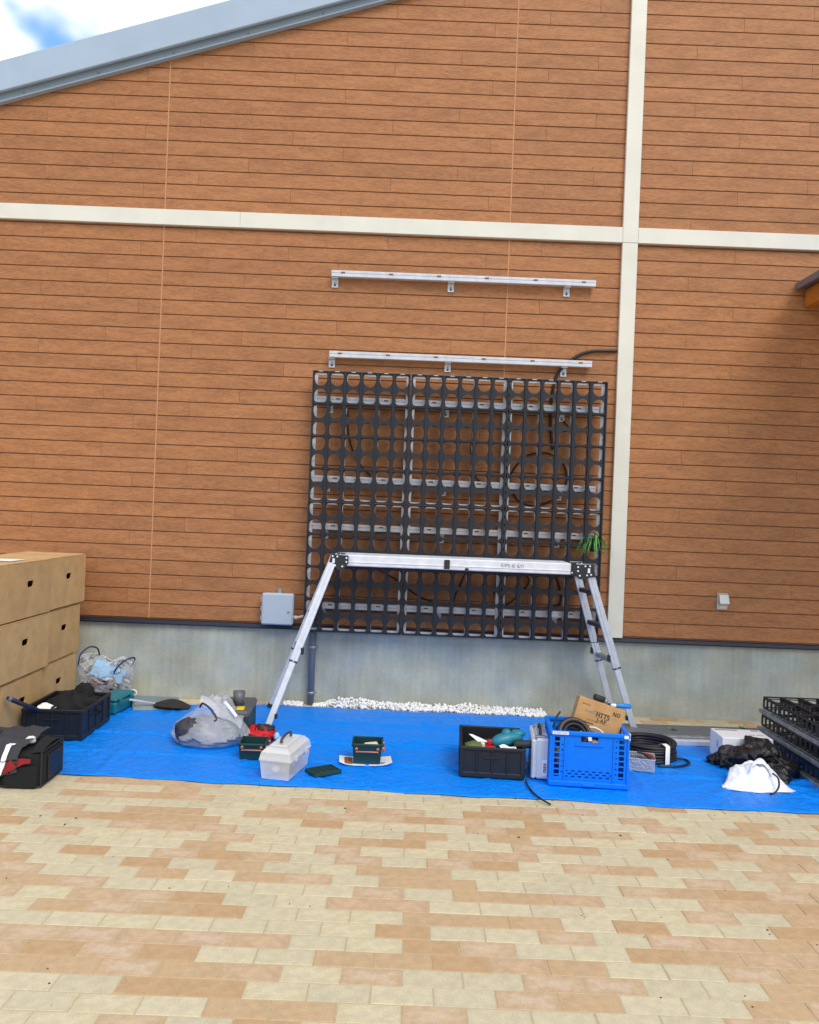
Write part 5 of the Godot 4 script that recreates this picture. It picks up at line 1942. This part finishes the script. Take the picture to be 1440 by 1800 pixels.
func build_white_bag() -> void:
	# flat lying carrier bag with one handle raised
	var fr := gp(1338, 1396)
	var c := Vector3(fr.x + 0.01, 0.012, fr.z - 0.12)
	var t := thing("white_carrier_bag", "crumpled white plastic carrier bag lying before the black bags, one handle up", "plastic bag", c)
	var n := noise(131, 1.0, 3)
	var rd := noise(132, 1.0, 4, true)
	var hf := func(x: float, z: float) -> float:
		# one peak to the right of the middle, a long slope to the left
		var pk := Vector2(x - 0.035, z + 0.06)
		var r := sqrt(pow(pk.x / (0.24 if pk.x < 0 else 0.17), 2.0) + pow(pk.y / 0.17, 2.0))
		var h := 0.105 * smoothstep(0.0, 1.0, 1.15 - r) + 0.02 * maxf(0.0, 1.0 - r * 0.7)
		h += 0.025 * n.get_noise_2d(x * 8.0, z * 8.0) * clampf(1.3 - r, 0, 1)
		h += 0.030 * rd.get_noise_2d(x * 4.0 + z * 2.0, z * 4.5 - x * 2.0) * clampf(1.2 - r, 0.0, 1.0)
		return maxf(h, 0.002)
	var st := mb(false)
	var f := func(u, v):
		var an: float = u * TAU
		var e := 1.0 + 0.07 * sin(an * 3.0 + 1.0) + 0.06 * n.get_noise_2d(cos(an) * 2.0, sin(an) * 2.0)
		# corners pulled out to the left and to the right front
		e += 0.24 * exp(-pow(wrapf(an - 2.75, -PI, PI) / 0.35, 2.0)) + 0.26 * exp(-pow(wrapf(an - 0.55, -PI, PI) / 0.28, 2.0))
		var x: float = cos(an) * 0.185 * e * v
		var z: float = sin(an) * 0.135 * e * v
		return Vector3(x, hf.call(x, z) * (1.0 - smoothstep(0.9, 1.0, v) * 0.9), z)
	sheet(st, 72, 30, f)
	done(st, "bag_film", M.whitebag, t)
	# raised handle loop; the black bag behind shows through it
	st = mb(false)
	var lo := [Vector3(-0.055, 0.085, 0.03), Vector3(-0.03, 0.135, 0.015), Vector3(0.0, 0.155, 0.0), Vector3(0.03, 0.168, -0.005), Vector3(0.055, 0.155, 0.0), Vector3(0.075, 0.12, 0.02), Vector3(0.085, 0.075, 0.045)]
	var cp := curve(lo, 5)
	for i in cp.size() - 1:
		var ins := []
		for q in [i, i + 1]:
			var p: Vector3 = cp[q]
			var cen := Vector3(0.024, 0.10, 0.03)
			var e := 0.60 + 0.30 * absf(float(q) / cp.size() - 0.55) * 2.0
			ins.append(cen.lerp(p, e) + Vector3(0, 0, 0.012 + 0.004 * sin(q * 1.3)))
		quad(st, cp[i], cp[i + 1], ins[1], ins[0], Vector3(0, 0.2, 1))
		quad(st, cp[i], cp[i + 1], cp[i + 1] + Vector3(0.0, -0.03, -0.03), cp[i] + Vector3(0.0, -0.03, -0.03), Vector3(0, 1, -0.5))
	done(st, "handle", M.whitebag, t)
	st = mb(false)
	tube(st, curve([c + Vector3(0.075, 0.10, 0.07), c + Vector3(0.10, 0.08, 0.09), c + Vector3(0.09, 0.045, 0.13), c + Vector3(0.055, 0.018, 0.165), c + Vector3(0.015, 0.010, 0.185)], 6), 0.0055, 8)
	var o := done(st, "loose_cable", M.cable)
	tag(o, "short black cable end lying over the white carrier bag", "cable")

func build_lying_rails() -> void:
	# profiles laid on the ground by the wall
	var rows := [
		[1.20, 3.30, 0.440, 0.10, 0.030, "greyprofile", "dark grey flat profile lying on the pavers, the one closest to the concrete base"],
		[1.28, 3.30, 0.555, 0.10, 0.034, "greyprofile", "dark grey flat profile lying second from the concrete base"],
		[1.22, 3.30, 0.655, 0.07, 0.040, "greyprofile", "dark grey profile lying third from the concrete base, against the silver rails"],
		[1.30, 3.25, 0.745, 0.055, 0.042, "zinc", "long silver rail lying on the tarp edge, behind the white carton"],
		[1.26, 3.25, 0.825, 0.055, 0.036, "alu", "silver rail lying on the tarp, the one closest to the cable coil"]]
	for q in rows:
		var t := thing("floor_profile", q[6], "metal profile", Vector3((q[0] + q[1]) * 0.5, 0.006, q[2]), 0.028, "metal profiles lying along the wall")
		var L: float = q[1] - q[0]
		var st := mb()
		cbox(st, Vector3(0, 0.004 + 0.004, 0), Vector3(L, 0.008, q[3]), 0.002)
		cbox(st, Vector3(0, q[4] * 0.5 + 0.004, q[3] * 0.5 - 0.004), Vector3(L - 0.001, q[4], 0.008), 0.002)
		cbox(st, Vector3(0, q[4] * 0.5 + 0.004, -q[3] * 0.5 + 0.004), Vector3(L - 0.001, q[4], 0.008), 0.002)
		cbox(st, Vector3(0, q[4] + 0.004, 0), Vector3(L - 0.002, 0.005, q[3] - 0.012), 0.001)
		done(st, "channel", M[q[5]], t)
	# weeds in the joints by the wall
	var r := RandomNumberGenerator.new()
	r.seed = 61
	var spots := [[1186, 1276, "tiny pale green weed by the wall near the platform foot"], [1184, 1284, "tiny pale green sprig lying on the grey profiles"], [1315, 1286, "tiny pale green weed behind the white carton"]]
	for q in spots:
		var p := gp(q[0], q[1], 0.04)
		p.y = 0.0
		if q[1] > 1280: p.y = 0.042
		if q[0] > 1300: p.z -= 0.10
		var t := thing("weed", q[2], "weed", p, 0.0, "tiny weeds along the wall")
		for i in 9:
			var st := mb(false)
			var an := r.randf() * TAU
			var L := r.randf_range(0.025, 0.05)
			var d := Vector3(cos(an), r.randf_range(0.2, 0.8), sin(an)) * L
			var sd := Vector3(-sin(an), 0, cos(an)) * 0.010
			quad(st, Vector3.ZERO, d * 0.5 + sd, d, d * 0.5 - sd, Vector3.UP)
			done(st, "leaf", M.weed, t)

func build_stack() -> void:
	# three spare modules lying flat on one another
	for k in 3:
		var t := thing("spare_planter_module", ["bottom module of the stack of black planter grids lying on the tarp", "middle module of the stack of black planter grids", "top module of the stack of black planter grids lying flat"][k], "planter module", Vector3(2.575 + 0.012 * k, 0.012 + 0.122 * k, 1.86 - 0.012 * k), 0.0, "stacked planter modules")
		var m := part("module", t)
		# lay it down: its back on the ground, its length along -z
		m.transform = Transform3D(Basis(Vector3(1, 0, 0), Vector3(0, 0, -1), Vector3(0, 1, 0)), Vector3(0, 0.024, 0))
		fill_module(m, M.zinc)
		for x in [-0.012, 6 * CW + 0.012]:
			var st := mb()
			cbox(st, Vector3(x, 0.013, -4 * CR), Vector3(0.022, 0.026, 8 * CR + 0.03), 0.003)
			done(st, "carrier_bar", M.zinc, t)

func build_blue_crate() -> void:
	var a := gp(965, 1384)
	var b := gp(1103, 1393)
	var W := b.x - a.x + 0.012
	var H := 0.325
	var D := 0.37
	var yaw := -atan2(b.z - a.z, b.x - a.x)
	var t := thing("blue_folding_crate", "bright blue plastic folding crate with perforated sides, holding a carton and reels", "crate", Vector3((a.x + b.x) * 0.5, 0.012, (a.z + b.z) * 0.5) + Vector3(-sin(yaw), 0, -cos(yaw)) * D * 0.5, yaw)
	var c := t.position
	var st := mb()
	bx(st, Vector3(0, 0.008, 0), Vector3(W - 0.02, 0.012, D - 0.02))
	done(st, "base", M.bluecrate, t)
	# each side a lattice of cells; the openings are real gaps
	for k in 4:
		var along: float = W if k % 2 == 0 else D - 0.03
		var off: float = (D if k % 2 == 0 else W) * 0.5
		var xf := Transform3D(Basis(Vector3.UP, PI * 0.5 * k), Vector3.ZERO)
		var nx := 44 if k % 2 == 0 else 34
		var ny := 34
		var dx := (along - 0.02) / nx
		var dy := (H - 0.05) / ny
		var is_hole := func(i: int, j: int) -> bool:
			var e: int = mini(i, nx - 1 - i)
			# ladder of slots near the corners
			if e >= 2 and e <= 4: return j % 4 != 0 and j > 2 and j < ny - 2
			if e == 6: return j % 4 == 2 and j > 2 and j < ny - 3
			# hand hole
			if absi(2 * i - nx + 1) < nx / 4 and j >= ny - 5 and j < ny - 1: return true
			# perforated strip at the foot
			if e >= 9 and j >= 3 and j <= 8: return (i + (2 if (j / 2) % 2 == 0 else 0)) % 4 < 2 and j % 2 == 1
			return false
		st = mb()
		for j in ny:
			var i := 0
			while i < nx:
				if is_hole.call(i, j):
					i += 1
					continue
				var i0 := i
				while i < nx and not is_hole.call(i, j): i += 1
				bx(st, Vector3(-along * 0.5 + 0.01 + dx * (i0 + i) * 0.5, 0.03 + dy * (j + 0.5), off - 0.013), Vector3(dx * (i - i0), dy, 0.006), xf)
		done(st, "lattice_side", M.bluecrate, t)
		st = mb()
		cbox(st, Vector3(0, H - 0.011, off - 0.010), Vector3(along, 0.024, 0.024), 0.004, xf)
		cbox(st, Vector3(0, 0.016, off - 0.010), Vector3(along, 0.030, 0.022), 0.004, xf)
		for sg in [-1.0, 1.0]:
			cbox(st, Vector3(sg * (along * 0.5 - 0.008), H * 0.5, off - 0.009), Vector3(0.014, H - 0.06, 0.016), 0.003, xf)
			cbox(st, Vector3(sg * (along * 0.5 - dx * 9.0), H * 0.5, off - 0.0085), Vector3(0.010, H - 0.06, 0.010), 0.002, xf)
		cbox(st, Vector3(0, H - 0.078, off - 0.0075), Vector3(along * 0.36, 0.008, 0.012), 0.002, xf)
		if k == 0:
			cbox(st, Vector3(0, 0.014, off + 0.004), Vector3(0.07, 0.016, 0.010), 0.003, xf)
		done(st, "frame_rail", M.bluecrate, t)
	st = mb()
	cbox(st, Vector3(-W * 0.5 + 0.062, H - 0.010, D * 0.5 + 0.0028), Vector3(0.095, 0.018, 0.0012), 0.0004)
	cbox(st, Vector3(W * 0.5 - 0.022, H - 0.014, D * 0.5 + 0.0028), Vector3(0.026, 0.018, 0.0012), 0.0004)
	done(st, "sticker", M.paper, t)
	lettering("K TAPE 101A", 0.010, M.bluetool, t, at(Vector3(-W * 0.5 + 0.062, H - 0.0105, D * 0.5 + 0.0036)))
	# printed carton leaning inside
	var ct := thing("printed_carton", "brown cardboard carton with black printed lettering tilted in the blue crate", "carton", c + Vector3(0.062, 0.275, -0.075), 0.0)
	ct.rotation = Vector3(-0.16, -0.10, -0.27)
	st = mb()
	cbox(st, Vector3(0, 0.075, 0), Vector3(0.29, 0.205, 0.15), 0.004)
	done(st, "carton_body", mat(rgb(196, 152, 98), 0.8, 0.0, "soft", 2.0), ct)
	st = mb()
	bx(st, Vector3(-0.055, 0.1782, 0.02), Vector3(0.10, 0.001, 0.012))  # handle slot as a flat dark patch, the shade inside put into its colour
	done(st, "painted_handle_slot", M.brownink_slotshade, ct)
	lettering("HITS", 0.030, M.ink, ct, at(Vector3(0.022, 0.102, 0.0754)), "lettering", true)
	lettering("J-AF", 0.024, M.ink, ct, at(Vector3(0.022, 0.072, 0.0754)), "lettering", true)
	lettering("MUSCLE", 0.010, M.brownink_slotshade, ct, at(Vector3(-0.092, 0.142, 0.0754)))
	lettering("[CABIN", 0.014, M.inkgrey, ct, at(Vector3(-0.060, 0.105, 0.0754)))
	lettering("ND", 0.024, M.brownink_slotshade, ct, at(Vector3(0.098, 0.136, 0.0754)), "lettering", true)
	st = mb()
	bx(st, Vector3(-0.005, 0.058, 0.0755), Vector3(0.13, 0.0016, 0.0012))
	bx(st, Vector3(0.01, 0.118, 0.0755), Vector3(0.10, 0.0014, 0.0012))
	bx(st, Vector3(-0.05, 0.038, 0.0755), Vector3(0.06, 0.005, 0.0012))
	done(st, "printed_line", M.brownink_slotshade, ct)
	# things lying on the carton
	var tp := thing("black_torch", "short black cylinder with a silver end lying on the printed carton", "torch", ct.transform * Vector3(-0.01, 0.198, 0.03), 0.25)
	st = mb(false)
	tube(st, [Vector3(-0.05, 0.004, 0), Vector3(-0.048, 0.004, 0), Vector3(0.018, 0.0, 0), Vector3(0.02, 0.0, 0)], [0.016, 0.019, 0.019, 0.017], 16)
	done(st, "barrel", M.ink, tp)
	st = mb(false)
	tube(st, [Vector3(0.02, -0.002, 0), Vector3(0.045, -0.006, 0)], [0.014, 0.012], 14)
	done(st, "head", M.zinc, tp)
	tp.rotation.z = -0.28
	tp = thing("blue_roll", "bright blue cutter handle lying at the corner of the printed carton", "cutter", ct.transform * Vector3(0.105, 0.196, 0.02), 0.06)
	st = mb(false)
	tube(st, [Vector3(-0.02, 0.0, 0), Vector3(-0.012, 0, 0), Vector3(0.07, -0.004, 0), Vector3(0.076, -0.004, 0)], [0.013, 0.0155, 0.0155, 0.011], 14)
	done(st, "grip", M.bluetool, tp)
	st = mb(false)
	tube(st, [Vector3(-0.055, 0.002, 0), Vector3(-0.02, 0.0, 0)], [0.008, 0.012], 12)
	done(st, "collar", M.white, tp)
	st = mb(false)
	tube(st, [Vector3(-0.07, 0.003, 0), Vector3(-0.055, 0.002, 0)], [0.010, 0.010], 10)
	done(st, "knob", M.navy, tp)
	# reel of dark tubing
	tp = thing("tubing_reel", "dark brown reel of tubing standing on edge in the front of the blue crate", "reel", c + Vector3(-0.085, 0.262, 0.045), 0.18)
	tp.rotation.x = -0.55
	st = mb(false)
	var ring := []
	for i in 36: ring.append(Vector3(cos(TAU * i / 36) * 0.094, sin(TAU * i / 36) * 0.094, 0))
	for k in 4:
		var pts := []
		for p in ring: pts.append(p * (1.0 + 0.02 * (k % 2)) + Vector3(0, 0, -0.03 + 0.02 * k))
		tube(st, pts, 0.0165, 8, true)
	done(st, "outer_turns", M.brownreel, tp)
	st = mb(false)
	for k in 3:
		var pts := []
		for p in ring: pts.append(p * 0.74 + Vector3(0, 0, 0.0 + 0.016 * k))
		tube(st, pts, 0.009, 8, true)
	done(st, "inner_turns", M.ink, tp)
	st = mb()
	for e in [[-0.078, -0.02], [0.085, -0.03]]:
		cbox(st, Vector3(e[0], e[1], 0.045), Vector3(0.024, 0.03, 0.012), 0.004)
	done(st, "tie", M.white, tp)
	# coil of pale tubing and packing paper below
	tp = thing("pale_coil", "coil of pale clear tubing beside the dark reel in the blue crate", "coil", c + Vector3(0.03, 0.235, 0.05), 0.0)
	tp.rotation.x = -0.7
	st = mb(false)
	for k in 3:
		var pts := []
		for p in ring: pts.append(p * (0.80 + 0.05 * k) + Vector3(0, 0, 0.012 * k))
		tube(st, pts, 0.006, 7, true)
	done(st, "turns", M.ivory, tp)
	st = mb(false)
	blob(st, Vector3(0, 0.0, 0), Vector3(0.175, 0.10, 0.13), 0.2, 2.0, 151, 32, 16, -99.0, true)
	var o := done(st, "packing_paper", M.card2)
	o.position = c + Vector3(0.0, 0.125, 0.0)
	tag(o, "crumpled brown packing paper filling the blue crate below the carton", "packing paper")
	st = mb(false)
	tube(st, curve([c + Vector3(0.10, 0.235, 0.12), c + Vector3(0.15, 0.255, 0.11), c + Vector3(0.195, 0.275, 0.08)], 6), 0.005, 8)
	o = done(st, "loose_tube", M.brownreel)
	tag(o, "thin dark tube end in the right corner of the blue crate", "tube")
	st = mb(false)
	tube(st, curve([c + Vector3(-0.195, 0.24, -0.05), c + Vector3(-0.185, 0.30, -0.07), c + Vector3(-0.165, 0.345, -0.09), c + Vector3(-0.14, 0.378, -0.10)], 6), 0.0055, 8)
	o = done(st, "loose_tube", M.cable)
	tag(o, "thin black tube end sticking up from the back corner of the blue crate", "tube")

# ------------------------------------------------------------------ scene
func _ready() -> void:
	rng.seed = 1234
	var cam := Camera3D.new()
	cam.name = "camera"
	add_child(cam)
	cam.position = Vector3(0, CH, CD)
	cam.rotation.z = TH
	cam.fov = rad_to_deg(2.0 * atan(900.0 / FL))
	cam.near = 0.05
	cam.far = 2000.0
	cam.current = true
	var we := WorldEnvironment.new()
	var env := Environment.new()
	env.background_mode = Environment.BG_SKY
	env.sky = Sky.new()
	env.sky.sky_material = make_sky()
	env.background_energy_multiplier = 1.0
	env.tonemap_mode = Environment.TONE_MAPPER_LINEAR
	env.tonemap_exposure = 1.38
	env.sdfgi_enabled = true
	env.ssao_enabled = true
	env.ssil_enabled = true
	we.environment = env
	we.name = "environment"
	add_child(we)
	var sun := DirectionalLight3D.new()
	sun.name = "sun"
	sun.light_energy = 0.5
	sun.light_angular_distance = 30.0
	sun.light_color = Color(1.0, 0.95, 0.87)
	sun.shadow_enabled = true
	sun.rotation_degrees = Vector3(-48, 30, 0)
	add_child(sun)
	make_materials()
	build_house()
	build_ground()
	build_tarp()
	build_gravel()
	build_grit()
	build_rails()
	build_green_wall()
	build_wall_fittings()
	build_platform()
	build_cartons()
	build_left()
	build_middle()
	build_right()
